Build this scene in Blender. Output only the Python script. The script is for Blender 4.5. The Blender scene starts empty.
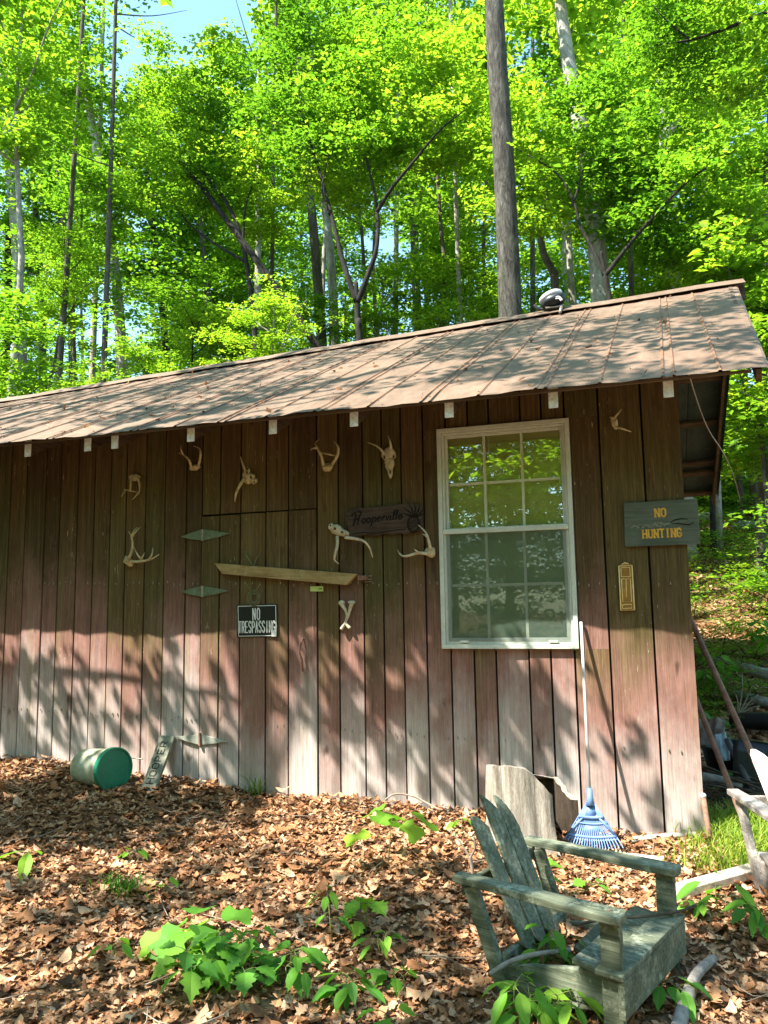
import bpy, math, random
import numpy as np
from mathutils import Vector, Matrix

R = random.Random(7)
NR = np.random.default_rng(11)
SC = bpy.context.scene
COL = SC.collection
rad = math.radians

# ------------------------------------------------------------------ camera
CAM = Vector((-0.2954, -5.2048, 1.4173))
YAW, PITCH, ROLL, FPX = 0.3158, 0.1220, -0.0157, 770.0
FW = Vector((-math.sin(YAW) * math.cos(PITCH), math.cos(YAW) * math.cos(PITCH), math.sin(PITCH)))
_r = Vector((math.cos(YAW), math.sin(YAW), 0)); _u = _r.cross(FW)
RT = _r * math.cos(ROLL) + _u * math.sin(ROLL)
UP = -_r * math.sin(ROLL) + _u * math.cos(ROLL)

def at(px, py, axis, val):
    """point on the plane (axis = val) seen at photo pixel px, py"""
    d = FW + RT * ((px - 384) / FPX) + UP * ((512 - py) / FPX)
    return CAM + d * ((val - CAM[axis]) / d[axis])

def W(px, py, y=0.0):
    return at(px, py, 1, y)

def project(p):
    d = Vector(p) - CAM
    z = d.dot(FW)
    if z <= 0.05: return (-9999, -9999, z)
    return (384 + FPX * d.dot(RT) / z, 512 - FPX * d.dot(UP) / z, z)

cd = bpy.data.cameras.new('camera'); cam = bpy.data.objects.new('camera', cd); COL.objects.link(cam)
cam.matrix_world = Matrix((( RT.x, UP.x, -FW.x, CAM.x), (RT.y, UP.y, -FW.y, CAM.y), (RT.z, UP.z, -FW.z, CAM.z), (0, 0, 0, 1)))
cd.sensor_fit = 'AUTO'; cd.sensor_width = 36; cd.lens = FPX / 1024 * 36; cd.clip_start = 0.05; cd.clip_end = 800
SC.camera = cam

# ------------------------------------------------------------------ light
SUN = Vector((-1.13, -1.0, 2.13)).normalized()
w = bpy.data.worlds.new('World'); SC.world = w; w.use_nodes = True
nt = w.node_tree; nt.nodes.clear()
sky = nt.nodes.new('ShaderNodeTexSky'); sky.sky_type = 'NISHITA'; sky.sun_disc = False
sky.sun_elevation = math.asin(SUN.z); sky.sun_rotation = math.atan2(SUN.x, SUN.y)
sky.air_density = 1.0; sky.dust_density = 0.6; sky.ozone_density = 1.5
bg = nt.nodes.new('ShaderNodeBackground'); bg.inputs['Strength'].default_value = 0.15
wo = nt.nodes.new('ShaderNodeOutputWorld')
tint = nt.nodes.new('ShaderNodeMix'); tint.data_type = 'RGBA'; tint.blend_type = 'MULTIPLY'; tint.inputs[0].default_value = 1.0; tint.inputs[7].default_value = (0.86, 1.02, 0.93, 1)
nt.links.new(sky.outputs[0], tint.inputs[6]); nt.links.new(tint.outputs[2], bg.inputs[0]); nt.links.new(bg.outputs[0], wo.inputs[0])
sl = bpy.data.lights.new('sun', 'SUN'); sl.energy = 5.0; sl.angle = rad(0.42); sl.color = (1.0, 0.95, 0.87)
so = bpy.data.objects.new('sun', sl); COL.objects.link(so)
so.rotation_euler = SUN.to_track_quat('Z', 'Y').to_euler()
SC.view_settings.view_transform = 'Standard'; SC.view_settings.look = 'None'
SC.view_settings.gamma = 1.0; SC.view_settings.use_curve_mapping = False
SC.view_settings.exposure = 1.95
try:
    SC.cycles.max_bounces = 8; SC.cycles.diffuse_bounces = 4; SC.cycles.transmission_bounces = 6
    SC.cycles.transparent_max_bounces = 8; SC.cycles.use_denoising = True
    SC.cycles.sample_clamp_indirect = 6.0
except Exception:
    pass

# ------------------------------------------------------------------ materials
class NT:
    def __init__(s, name):
        s.m = bpy.data.materials.new(name); s.m.use_nodes = True
        s.t = s.m.node_tree; s.t.nodes.clear()
        s.out = s.t.nodes.new('ShaderNodeOutputMaterial')
    def n(s, typ, **kw):
        nd = s.t.nodes.new(typ)
        for k, v in kw.items(): setattr(nd, k, v)
        return nd
    def l(s, a, b): s.t.links.new(a, b)
    def coord(s, scale=(1, 1, 1), which='Object', loc=None):
        tc = s.n('ShaderNodeTexCoord'); mp = s.n('ShaderNodeMapping'); mp.inputs['Scale'].default_value = scale
        s.l(tc.outputs[which], mp.inputs['Vector'])
        if loc is not None: s.l(loc, mp.inputs['Location'])
        return mp.outputs[0]
    def noise(s, vec, scale=5, detail=5, rough=0.6, dist=0.0):
        nd = s.n('ShaderNodeTexNoise'); nd.inputs['Scale'].default_value = scale; nd.inputs['Detail'].default_value = detail
        nd.inputs['Roughness'].default_value = rough; nd.inputs['Distortion'].default_value = dist
        s.l(vec, nd.inputs['Vector']); return nd.outputs['Fac']
    def ramp(s, fac, stops, interp='LINEAR'):
        nd = s.n('ShaderNodeValToRGB'); e = nd.color_ramp.elements; nd.color_ramp.interpolation = interp
        while len(e) < len(stops): e.new(0.5)
        for k, (p, c) in zip(e, stops):
            k.position = p; k.color = (c[0], c[1], c[2], 1) if not isinstance(c, (int, float)) else (c, c, c, 1)
        s.l(fac, nd.inputs['Fac']); return nd.outputs['Color']
    def mix(s, fac, a, b, blend='MIX'):
        nd = s.n('ShaderNodeMix'); nd.data_type = 'RGBA'; nd.blend_type = blend
        for i, v in ((0, fac), (6, a), (7, b)):
            if isinstance(v, (int, float)): nd.inputs[i].default_value = v
            elif isinstance(v, (tuple, list)): nd.inputs[i].default_value = (v[0], v[1], v[2], 1)
            else: s.l(v, nd.inputs[i])
        return nd.outputs[2]
    def math(s, op, a, b=0.5, c=None):
        nd = s.n('ShaderNodeMath'); nd.operation = op
        for i, v in ((0, a), (1, b), (2, c)):
            if v is None: continue
            if isinstance(v, (int, float)): nd.inputs[i].default_value = v
            else: s.l(v, nd.inputs[i])
        return nd.outputs[0]
    def island(s):
        return s.n('ShaderNodeNewGeometry').outputs['Random Per Island']
    def objrand(s):
        return s.n('ShaderNodeObjectInfo').outputs['Random']
    def sep(s, vec):
        nd = s.n('ShaderNodeSeparateXYZ'); s.l(vec, nd.inputs[0]); return nd.outputs
    def bump(s, h, strength=0.4, dist=0.01, normal=None):
        nd = s.n('ShaderNodeBump'); nd.inputs['Strength'].default_value = strength; nd.inputs['Distance'].default_value = dist
        s.l(h, nd.inputs['Height'])
        if normal is not None: s.l(normal, nd.inputs['Normal'])
        return nd.outputs[0]
    def bsdf(s, col, rough=0.8, normal=None, metal=0.0, spec=0.3, coat=0.0):
        nd = s.n('ShaderNodeBsdfPrincipled')
        for k, v in (('Base Color', col), ('Roughness', rough), ('Metallic', metal), ('Specular IOR Level', spec), ('Coat Weight', coat)):
            if isinstance(v, (int, float)): nd.inputs[k].default_value = v
            elif isinstance(v, (tuple, list)): nd.inputs[k].default_value = (v[0], v[1], v[2], 1)
            else: s.l(v, nd.inputs[k])
        if normal is not None: s.l(normal, nd.inputs['Normal'])
        return nd.outputs[0]
    def done(s, sh):
        s.l(sh, s.out.inputs['Surface']); return s.m

def m_mottled(name, c1, c2, scale=6, rough=0.8, stretch=(1, 1, 1), bump=0.3, bdist=0.004, metal=0.0, spec=0.3, c3=None, fine=40, isl=0.0):
    t = NT(name); v = t.coord(stretch)
    a = t.noise(v, scale, 6, 0.65); b = t.noise(v, fine, 4, 0.7)
    f = t.math('MULTIPLY_ADD', b, 0.45, t.math('MULTIPLY', a, 0.6))
    stops = [(0.36, c1), (0.66, c2)] if c3 is None else [(0.32, c1), (0.5, c2), (0.68, c3)]
    c = t.ramp(f, stops)
    if isl: c = t.mix(1.0, c, t.ramp(t.island(), [(0, 1 - isl), (1, 1.0)]), 'MULTIPLY')
    return t.done(t.bsdf(c, rough, t.bump(f, bump, bdist), metal, spec))

def m_wood(name, dark, mid, light, along='x', rough=0.85, isl=0.35, bump=0.5, lichen=None):
    t = NT(name)
    k = {'x': (1.2, 26, 26), 'y': (26, 1.2, 26), 'z': (26, 26, 1.2)}[along]
    off = t.n('ShaderNodeCombineXYZ'); r = t.island(); rr = t.math('MULTIPLY', r, 37.0)
    for i in range(3): t.l(rr, off.inputs[i])
    v = t.coord(k, loc=off.outputs[0])
    g = t.noise(v, 2.2, 6, 0.7, 0.6)
    v2 = t.coord((1, 1, 1), loc=off.outputs[0]); b = t.noise(v2, 5, 4, 0.6)
    f = t.math('MULTIPLY_ADD', b, 0.4, t.math('MULTIPLY', g, 0.65))
    c = t.ramp(f, [(0.36, dark), (0.52, mid), (0.68, light)])
    c = t.mix(1.0, c, t.ramp(r, [(0, 1 - isl), (1, 1.0)]), 'MULTIPLY')
    if lichen:
        n1 = t.noise(v2, 9, 6, 0.75); n2 = t.noise(v2, 38, 4, 0.7); n3 = t.noise(v2, 3.2, 4, 0.6)
        c = t.mix(t.ramp(n3, [(0.52, 0.0), (0.68, 0.65)]), c, tuple(x * 0.55 for x in mid))
        c = t.mix(t.math('MULTIPLY', t.ramp(n1, [(0.50, 0.0), (0.60, 1.0)]), t.ramp(n2, [(0.42, 0.0), (0.56, 0.8)])), c, lichen)
        vc = t.coord(tuple(x * (0.5 if x < 5 else 1.6) for x in k), loc=off.outputs[0]); cr = t.noise(vc, 2.0, 3, 0.6, 0.5)
        c = t.mix(t.ramp(cr, [(0.66, 0.0), (0.71, 0.85)]), c, (0.018, 0.016, 0.011))
    return t.done(t.bsdf(c, rough, t.bump(g, bump, 0.004), 0, 0.25))

def m_siding():
    t = NT('weathered_barn_boards')
    r = t.island()
    off = t.n('ShaderNodeCombineXYZ'); rr = t.math('MULTIPLY', r, 91.0)
    for i in range(3): t.l(rr, off.inputs[i])
    vg = t.coord((34, 34, 0.9), loc=off.outputs[0]); g = t.noise(vg, 2.0, 7, 0.75, 0.9)
    vf = t.coord((120, 120, 3.0), loc=off.outputs[0]); gf = t.noise(vf, 2.0, 4, 0.8, 0.3)
    vb = t.coord((1, 1, 0.55)); big = t.noise(vb, 2.6, 6, 0.65)
    grain = t.math('ADD', t.math('MULTIPLY', g, 0.6), t.math('MULTIPLY', gf, 0.4))
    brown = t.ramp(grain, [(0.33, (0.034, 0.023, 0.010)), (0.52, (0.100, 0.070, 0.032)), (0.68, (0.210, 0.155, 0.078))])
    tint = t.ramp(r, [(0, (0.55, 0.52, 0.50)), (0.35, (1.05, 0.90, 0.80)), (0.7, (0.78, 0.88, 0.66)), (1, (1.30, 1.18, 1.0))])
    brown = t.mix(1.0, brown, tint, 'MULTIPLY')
    # splash-zone weathering; pink and pale also paint in sunlight below the eave shade
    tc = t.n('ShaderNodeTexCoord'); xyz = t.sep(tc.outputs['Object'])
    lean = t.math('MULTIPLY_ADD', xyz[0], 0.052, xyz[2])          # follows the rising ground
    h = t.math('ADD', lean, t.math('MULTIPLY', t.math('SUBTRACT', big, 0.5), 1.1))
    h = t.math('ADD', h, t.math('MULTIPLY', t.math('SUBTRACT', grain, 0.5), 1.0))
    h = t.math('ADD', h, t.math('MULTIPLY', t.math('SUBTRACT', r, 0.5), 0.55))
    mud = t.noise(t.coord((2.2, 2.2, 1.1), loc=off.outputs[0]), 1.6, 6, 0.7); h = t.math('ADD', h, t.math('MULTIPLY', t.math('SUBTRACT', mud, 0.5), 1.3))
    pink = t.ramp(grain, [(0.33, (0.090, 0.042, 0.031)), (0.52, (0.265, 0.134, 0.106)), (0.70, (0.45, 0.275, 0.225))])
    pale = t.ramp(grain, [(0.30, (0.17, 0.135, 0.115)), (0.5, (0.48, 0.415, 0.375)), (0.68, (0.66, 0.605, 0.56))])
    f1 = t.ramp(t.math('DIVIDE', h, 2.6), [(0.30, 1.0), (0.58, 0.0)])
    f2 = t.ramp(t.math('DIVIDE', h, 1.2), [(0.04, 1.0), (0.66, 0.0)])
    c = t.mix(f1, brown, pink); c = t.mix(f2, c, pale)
    # green-yellow algae streaks, stronger to the left
    va = t.coord((16, 16, 0.35), loc=off.outputs[0]); al = t.noise(va, 1.3, 5, 0.7, 0.4)
    side = t.ramp(t.math('MULTIPLY', xyz[0], -0.2), [(0.1, 0.25), (0.8, 0.85)])
    fa = t.math('MULTIPLY', t.ramp(al, [(0.50, 0.0), (0.72, 1.0)]), side)
    c = t.mix(t.math('MULTIPLY', fa, 0.75), c, (0.17, 0.15, 0.055))
    # thin pale flecks of old paint
    vp = t.coord((60, 60, 9), loc=off.outputs[0]); fl = t.noise(vp, 1.2, 3, 0.6)
    mask = t.noise(t.coord((1.3, 1.3, 0.8)), 2.0, 3, 0.6)
    ff = t.math('MULTIPLY', t.ramp(fl, [(0.66, 0.0), (0.70, 1.0)]), t.ramp(mask, [(0.50, 0.0), (0.62, 1.0)]))
    c = t.mix(t.math('MULTIPLY', ff, 0.7), c, (0.50, 0.44, 0.30))
    # dark knots and scuffs
    vk = t.coord((9, 9, 3.2), loc=off.outputs[0]); kn = t.noise(vk, 1.1, 2, 0.5)
    c = t.mix(t.ramp(kn, [(0.68, 0.0), (0.76, 0.75)]), c, (0.045, 0.026, 0.016))
    nrm = t.bump(grain, 0.75, 0.006)
    return t.done(t.bsdf(c, 0.86, nrm, 0, 0.2))

def m_roof():
    t = NT('rusty_painted_metal_sheet')
    v = t.coord((1, 0.45, 1)); a = t.noise(v, 1.7, 7, 0.7); b = t.noise(t.coord((1, 0.25, 1)), 14, 6, 0.7); d = t.noise(t.coord(), 60, 4, 0.75)
    f = t.math('MULTIPLY_ADD', b, 0.4, t.math('MULTIPLY', a, 0.6))
    c = t.ramp(f, [(0.30, (0.062, 0.040, 0.025)), (0.46, (0.140, 0.089, 0.058)), (0.6, (0.210, 0.136, 0.092)), (0.75, (0.215, 0.092, 0.048))])
    c = t.mix(t.ramp(d, [(0.45, 0.0), (0.75, 0.6)]), c, (0.10, 0.075, 0.05))
    sm = t.noise(t.coord((1, 0.3, 1)), 6, 5, 0.7)
    c = t.mix(t.ramp(sm, [(0.54, 0.0), (0.74, 0.5)]), c, (0.18, 0.080, 0.040))
    return t.done(t.bsdf(c, 0.62, t.bump(b, 0.25, 0.004), 0.0, 0.35))

def m_leaf(name, c_dark, c_mid, c_light, trans=0.5, tcol=None, per='island', hi=0.0):
    t = NT(name)
    r = t.island(); o = t.objrand()
    big = t.noise(t.coord((1, 1, 1)), 1.1, 3, 0.6)
    f = t.math('ADD', t.math('MULTIPLY', r, 0.55), t.math('MULTIPLY', big, 0.35)); f = t.math('ADD', f, t.math('MULTIPLY', t.math('SUBTRACT', o, 0.4), 0.32))
    c = t.ramp(f, [(0.12, c_dark), (0.5, c_mid), (0.9, c_light)])
    d = t.bsdf(c, 0.55, None, 0, 0.2)
    tr = t.n('ShaderNodeBsdfTranslucent')
    tc = t.mix(1.0, c, tcol or (1.65, 1.65, 0.7), 'MULTIPLY'); t.l(tc, tr.inputs['Color'])
    mx = t.n('ShaderNodeMixShader'); mx.inputs[0].default_value = trans
    t.l(d, mx.inputs[1]); t.l(tr.outputs[0], mx.inputs[2])
    return t.done(mx.outputs[0])

def m_bark(name, c1, c2, c3, fur=(14, 14, 2.2), sc=1.6, bump=1.0, patch=None):
    t = NT(name); v = t.coord(fur); a = t.noise(v, sc, 7, 0.7, 1.2); b = t.noise(t.coord((1, 1, 0.7)), 3.2, 5, 0.65)
    f = t.math('MULTIPLY_ADD', b, 0.35, t.math('MULTIPLY', a, 0.7))
    c = t.ramp(f, [(0.36, c1), (0.52, c2), (0.70, c3)])
    if patch:
        p = t.noise(t.coord((1, 1, 0.5)), 5.5, 4, 0.6)
        c = t.mix(t.ramp(p, [(0.50, 0.0), (0.62, 0.7)]), c, t.mix(1.0, patch, t.ramp(a, [(0.35, 0.45), (0.65, 1.1)]), 'MULTIPLY'))
    return t.done(t.bsdf(c, 0.9, t.bump(f, bump, 0.05), 0, 0.15))

def m_ground():
    t = NT('forest_floor_soil'); v = t.coord()
    a = t.noise(v, 1.2, 6, 0.65); b = t.noise(v, 16, 6, 0.75)
    vo = t.n('ShaderNodeTexVoronoi'); vo.inputs['Scale'].default_value = 22; t.l(v, vo.inputs['Vector'])
    f = t.math('ADD', t.math('MULTIPLY', b, 0.5), t.math('MULTIPLY', vo.outputs['Distance'], 0.6))
    c = t.ramp(f, [(0.2, (0.045, 0.028, 0.016)), (0.5, (0.15, 0.088, 0.045)), (0.8, (0.30, 0.19, 0.105))])
    c = t.mix(t.ramp(a, [(0.45, 0.0), (0.7, 0.6)]), c, (0.20, 0.12, 0.065))
    return t.done(t.bsdf(c, 0.95, t.bump(f, 0.8, 0.03), 0, 0.1))

def m_litter():
    t = NT('dry_oak_leaf'); r = t.island()
    c = t.ramp(r, [(0.0, (0.09, 0.042, 0.018)), (0.22, (0.22, 0.095, 0.038)), (0.45, (0.41, 0.190, 0.080)), (0.68, (0.53, 0.275, 0.132)), (0.88, (0.65, 0.43, 0.26)), (1.0, (0.34, 0.20, 0.11))])
    b = t.noise(t.coord(), 45, 4, 0.7)
    c = t.mix(0.6, c, t.ramp(b, [(0.3, 0.45), (0.7, 1.15)]), 'MULTIPLY')
    d = t.bsdf(c, 0.7, None, 0, 0.25)
    tr = t.n('ShaderNodeBsdfTranslucent'); t.l(c, tr.inputs['Color'])
    mx = t.n('ShaderNodeMixShader'); mx.inputs[0].default_value = 0.18
    t.l(d, mx.inputs[1]); t.l(tr.outputs[0], mx.inputs[2])
    return t.done(mx.outputs[0])

def m_pane(name, tint, refl_rough, minrefl):
    t = NT(name)
    tp = t.n('ShaderNodeBsdfTransparent'); tp.inputs['Color'].default_value = (*tint, 1)
    gl = t.n('ShaderNodeBsdfGlossy'); gl.inputs['Roughness'].default_value = refl_rough
    nb = t.noise(t.coord((1, 1, 1)), 2.5, 2, 0.5); bp = t.bump(nb, 0.018, 0.01); t.l(bp, gl.inputs['Normal'])
    fr = t.n('ShaderNodeFresnel'); fr.inputs['IOR'].default_value = 1.6
    f = t.math('ADD', fr.outputs[0], minrefl)
    mx = t.n('ShaderNodeMixShader'); t.l(f, mx.inputs[0]); t.l(tp.outputs[0], mx.inputs[1]); t.l(gl.outputs[0], mx.inputs[2])
    return t.done(mx.outputs[0])

def m_screen():
    t = NT('insect_screen_mesh')
    tp = t.n('ShaderNodeBsdfTransparent'); d = t.bsdf((0.08, 0.12, 0.095), 0.6)
    mx = t.n('ShaderNodeMixShader'); mx.inputs[0].default_value = 0.46
    t.l(tp.outputs[0], mx.inputs[1]); t.l(d, mx.inputs[2])
    return t.done(mx.outputs[0])

M = {}
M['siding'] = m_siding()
M['roof'] = m_roof()
M['rust'] = m_mottled('rusted_rib', (0.11, 0.050, 0.024), (0.26, 0.13, 0.068), 9, 0.8)
M['soil'] = m_ground()
M['litter'] = m_litter()
M['under'] = m_mottled('dark_sheet_underside', (0.026, 0.042, 0.042), (0.070, 0.100, 0.098), 4, 0.7)
M['rafter'] = m_wood('brown_rafter_wood', (0.035, 0.024, 0.015), (0.085, 0.058, 0.037), (0.15, 0.105, 0.07), 'y')
M['purlin'] = m_wood('brown_purlin_wood', (0.05, 0.034, 0.022), (0.11, 0.077, 0.050), (0.18, 0.13, 0.09), 'x')
M['endgrain'] = m_mottled('galvanised_end_cap', (0.55, 0.57, 0.58), (0.85, 0.87, 0.88), 40, 0.5, metal=0.0)
M['dark'] = m_mottled('dark_gap', (0.006, 0.005, 0.004), (0.012, 0.010, 0.008), 6)
M['vinyl'] = m_mottled('aged_cream_vinyl', (0.44, 0.47, 0.40), (0.58, 0.61, 0.53), 7, 0.45, bump=0.1)
M['muntin'] = m_mottled('muntin_bar_paint', (0.42, 0.46, 0.30), (0.54, 0.58, 0.40), 7, 0.5, bump=0.1)
M['curtain'] = m_mottled('pale_blind', (0.66, 0.70, 0.24), (0.78, 0.82, 0.34), 3, 0.9, stretch=(0.3, 1, 4))
M['pane_up'] = m_pane('upper_window_glass', (1.0, 1.0, 0.90), 0.010, 0.30)
M['pane_low'] = m_pane('lower_window_glass', (0.82, 0.92, 0.84), 0.015, 0.12)
M['screen'] = m_screen()
M['bone'] = m_mottled('old_bone', (0.17, 0.125, 0.055), (0.46, 0.38, 0.21), 26, 0.65, c3=(0.62, 0.54, 0.35))
M['bone_pale'] = m_mottled('pale_bone', (0.28, 0.22, 0.12), (0.66, 0.60, 0.44), 26, 0.6)
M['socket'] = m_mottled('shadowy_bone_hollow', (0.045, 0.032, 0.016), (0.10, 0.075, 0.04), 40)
M['hinge'] = m_mottled('painted_green_steel', (0.085, 0.115, 0.065), (0.17, 0.225, 0.14), 18, 0.5, metal=0.3)
M['hinge_pale'] = m_mottled('bleached_steel', (0.26, 0.26, 0.20), (0.46, 0.47, 0.40), 18, 0.55, metal=0.3)
M['bar'] = m_wood('yellow_pine_bar', (0.15, 0.10, 0.038), (0.32, 0.225, 0.092), (0.44, 0.33, 0.155), 'x', isl=0.1, lichen=(0.36, 0.31, 0.15))
M['steel'] = m_mottled('dull_steel', (0.18, 0.15, 0.11), (0.36, 0.33, 0.28), 30, 0.5, metal=0.5)
M['rod'] = m_mottled('rusty_pipe', (0.11, 0.055, 0.035), (0.28, 0.15, 0.10), 14, 0.8)
M['sign_brown'] = m_wood('dark_carved_wood', (0.026, 0.018, 0.013), (0.062, 0.042, 0.031), (0.10, 0.072, 0.054), 'x', isl=0.1)
M['carve'] = m_mottled('burnt_groove', (0.004, 0.003, 0.002), (0.010, 0.008, 0.006), 30)
M['carve_light'] = m_mottled('rubbed_carving', (0.06, 0.048, 0.036), (0.11, 0.09, 0.07), 30)
M['black_plate'] = m_mottled('black_sign_plastic', (0.006, 0.010, 0.007), (0.014, 0.018, 0.013), 8, 0.45, bump=0.05)
M['white_print'] = m_mottled('white_print', (0.58, 0.60, 0.56), (0.74, 0.76, 0.72), 12, 0.6, bump=0.02)
M['green_board'] = m_wood('green_stained_board', (0.050, 0.066, 0.048), (0.085, 0.108, 0.080), (0.13, 0.155, 0.12), 'x', isl=0.1, bump=0.25)
M['gold'] = m_mottled('gold_paint', (0.48, 0.25, 0.02), (0.70, 0.42, 0.06), 40, 0.5, bump=0.05)
M['brass'] = m_mottled('embossed_gold_plastic', (0.20, 0.10, 0.015), (0.36, 0.20, 0.04), 30, 0.45)
M['brass_light'] = m_mottled('raised_gold_edge', (0.62, 0.44, 0.14), (0.80, 0.62, 0.28), 30, 0.4)
M['chip'] = m_mottled('chipped_pale_wood', (0.16, 0.17, 0.12), (0.28, 0.29, 0.22), 30)
M['tag'] = m_mottled('yellow_green_tag', (0.36, 0.46, 0.12), (0.48, 0.58, 0.18), 9, 0.5, bump=0.05)
M['ink'] = m_mottled('dark_ink', (0.02, 0.022, 0.015), (0.035, 0.035, 0.025), 9)
M['wire_green'] = m_mottled('dull_green_wire', (0.10, 0.11, 0.05), (0.20, 0.21, 0.11), 20)
M['chair'] = m_wood('green_grey_weathered_wood', (0.040, 0.050, 0.030), (0.125, 0.143, 0.090), (0.27, 0.285, 0.20), 'x', isl=0.28, bump=0.8, lichen=(0.30, 0.33, 0.235))
M['chair_pale'] = m_wood('pale_weathered_wood', (0.10, 0.085, 0.072), (0.24, 0.21, 0.185), (0.40, 0.365, 0.33), 'x', isl=0.15, bump=0.6, lichen=(0.42, 0.42, 0.36))
M['chair_sunlit'] = m_mottled('sunlit_grey_wood', (0.52, 0.48, 0.46), (0.78, 0.75, 0.73), 12, 0.7, stretch=(1, 1, 0.3))  # weathered grey wood of the slats, whitened to put sunlight into the colour
M['stump'] = m_mottled('bleached_stump_wood', (0.055, 0.042, 0.030), (0.33, 0.285, 0.225), 2.6, 0.9, (13, 13, 1.0), 1.0, 0.02, c3=(0.62, 0.57, 0.49))
M['stump_in'] = m_mottled('rotten_stump_heart', (0.022, 0.016, 0.011), (0.10, 0.07, 0.045), 3, 0.95, (8, 8, 2), 1.0, 0.02)
M['bucket'] = m_mottled('dirty_clear_plastic', (0.13, 0.16, 0.07), (0.34, 0.37, 0.25), 5, 0.4, bump=0.1, c3=(0.48, 0.50, 0.41))
M['lid'] = m_mottled('green_plastic_lid', (0.004, 0.125, 0.062), (0.008, 0.21, 0.11), 6, 0.35, bump=0.05, spec=0.5)
M['plank'] = m_wood('grey_old_plank', (0.11, 0.105, 0.075), (0.20, 0.195, 0.145), (0.30, 0.29, 0.22), 'z', isl=0.05)
M['plank_x'] = m_wood('grey_old_plank_flat', (0.24, 0.20, 0.15), (0.42, 0.37, 0.29), (0.58, 0.52, 0.43), 'x', isl=0.05)
M['blue'] = m_mottled('blue_plastic', (0.085, 0.165, 0.34), (0.145, 0.235, 0.42), 9, 0.4, bump=0.05, spec=0.5)
M['white_pole'] = m_mottled('white_painted_handle', (0.40, 0.385, 0.36), (0.52, 0.50, 0.47), 9, 0.5, bump=0.1)
M['branch'] = m_mottled('grey_dead_branch', (0.09, 0.078, 0.06), (0.24, 0.215, 0.18), 3, 0.9, (9, 9, 9), 0.8, 0.01, c3=(0.40, 0.37, 0.32))
M['twig'] = m_mottled('pale_twig', (0.14, 0.11, 0.075), (0.32, 0.26, 0.20), 9, 0.9)
M['twig_dark'] = m_mottled('dark_twig', (0.035, 0.026, 0.018), (0.10, 0.075, 0.05), 9, 0.9)
M['tarp'] = m_mottled('brown_tarp', (0.07, 0.05, 0.035), (0.17, 0.125, 0.09), 5, 0.7, bump=0.6, bdist=0.02)
M['black_plastic'] = m_mottled('black_plastic', (0.008, 0.009, 0.010), (0.022, 0.024, 0.026), 5, 0.35)
M['cloth'] = m_mottled('blue_grey_cloth', (0.16, 0.24, 0.28), (0.34, 0.44, 0.48), 6, 0.9)
M['grey_frame'] = m_mottled('weathered_black_metal', (0.03, 0.03, 0.03), (0.09, 0.09, 0.085), 8, 0.6)
M['grass'] = m_leaf('grass_blade', (0.09, 0.19, 0.014), (0.20, 0.31, 0.035), (0.40, 0.43, 0.10), 0.4)
M['leaf'] = m_leaf('woodland_leaf', (0.042, 0.120, 0.013), (0.104, 0.222, 0.021), (0.195, 0.310, 0.029), 0.64)
M['leaf_pale'] = m_leaf('young_woodland_leaf', (0.072, 0.175, 0.017), (0.150, 0.275, 0.026), (0.280, 0.375, 0.040), 0.64)
M['seedling'] = m_leaf('seedling_leaf', (0.055, 0.175, 0.022), (0.115, 0.290, 0.030), (0.250, 0.420, 0.036), 0.42)
M['bark_big'] = m_bark('furrowed_grey_bark', (0.011, 0.010, 0.008), (0.060, 0.054, 0.044), (0.170, 0.158, 0.132), (9, 9, 1.9), 1.8, 1.0, patch=(0.115, 0.11, 0.08))
M['bark_pale'] = m_bark('mottled_pale_bark', (0.13, 0.115, 0.09), (0.27, 0.245, 0.20), (0.42, 0.39, 0.33), (7, 7, 3), 1.5, 0.6, patch=(0.52, 0.50, 0.44))
M['bark_dark'] = m_bark('smooth_dark_bark', (0.009, 0.008, 0.007), (0.024, 0.021, 0.017), (0.055, 0.049, 0.040), (9, 9, 2), 1.6, 0.6)
M['bark_mid'] = m_bark('grey_brown_bark', (0.035, 0.030, 0.022), (0.090, 0.076, 0.058), (0.17, 0.15, 0.115), (9, 9, 2), 1.6, 0.7)
M['stemgreen'] = m_mottled('green_stem', (0.10, 0.13, 0.03), (0.18, 0.20, 0.06), 9)
M['fixture_white'] = m_mottled('white_enamel', (0.55, 0.56, 0.56), (0.72, 0.73, 0.73), 6, 0.35, bump=0.05)
M['rock'] = m_mottled('pale_rock', (0.22, 0.20, 0.17), (0.44, 0.41, 0.36), 6, 0.9, bump=0.8, bdist=0.03)

# ------------------------------------------------------------------ object helpers
ORG = {}
def tag(o, label=None, cat=None, group=None, kind=None):
    if label: o['label'] = label
    if cat: o['category'] = cat
    if group: o['group'] = group
    if kind: o['kind'] = kind
    return o

def empty(name, loc, label, cat, group=None):
    o = bpy.data.objects.new(name, None); COL.objects.link(o); o.location = loc; o.empty_display_size = 0.1
    ORG[o] = Vector(loc)
    return tag(o, label, cat, group)

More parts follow.
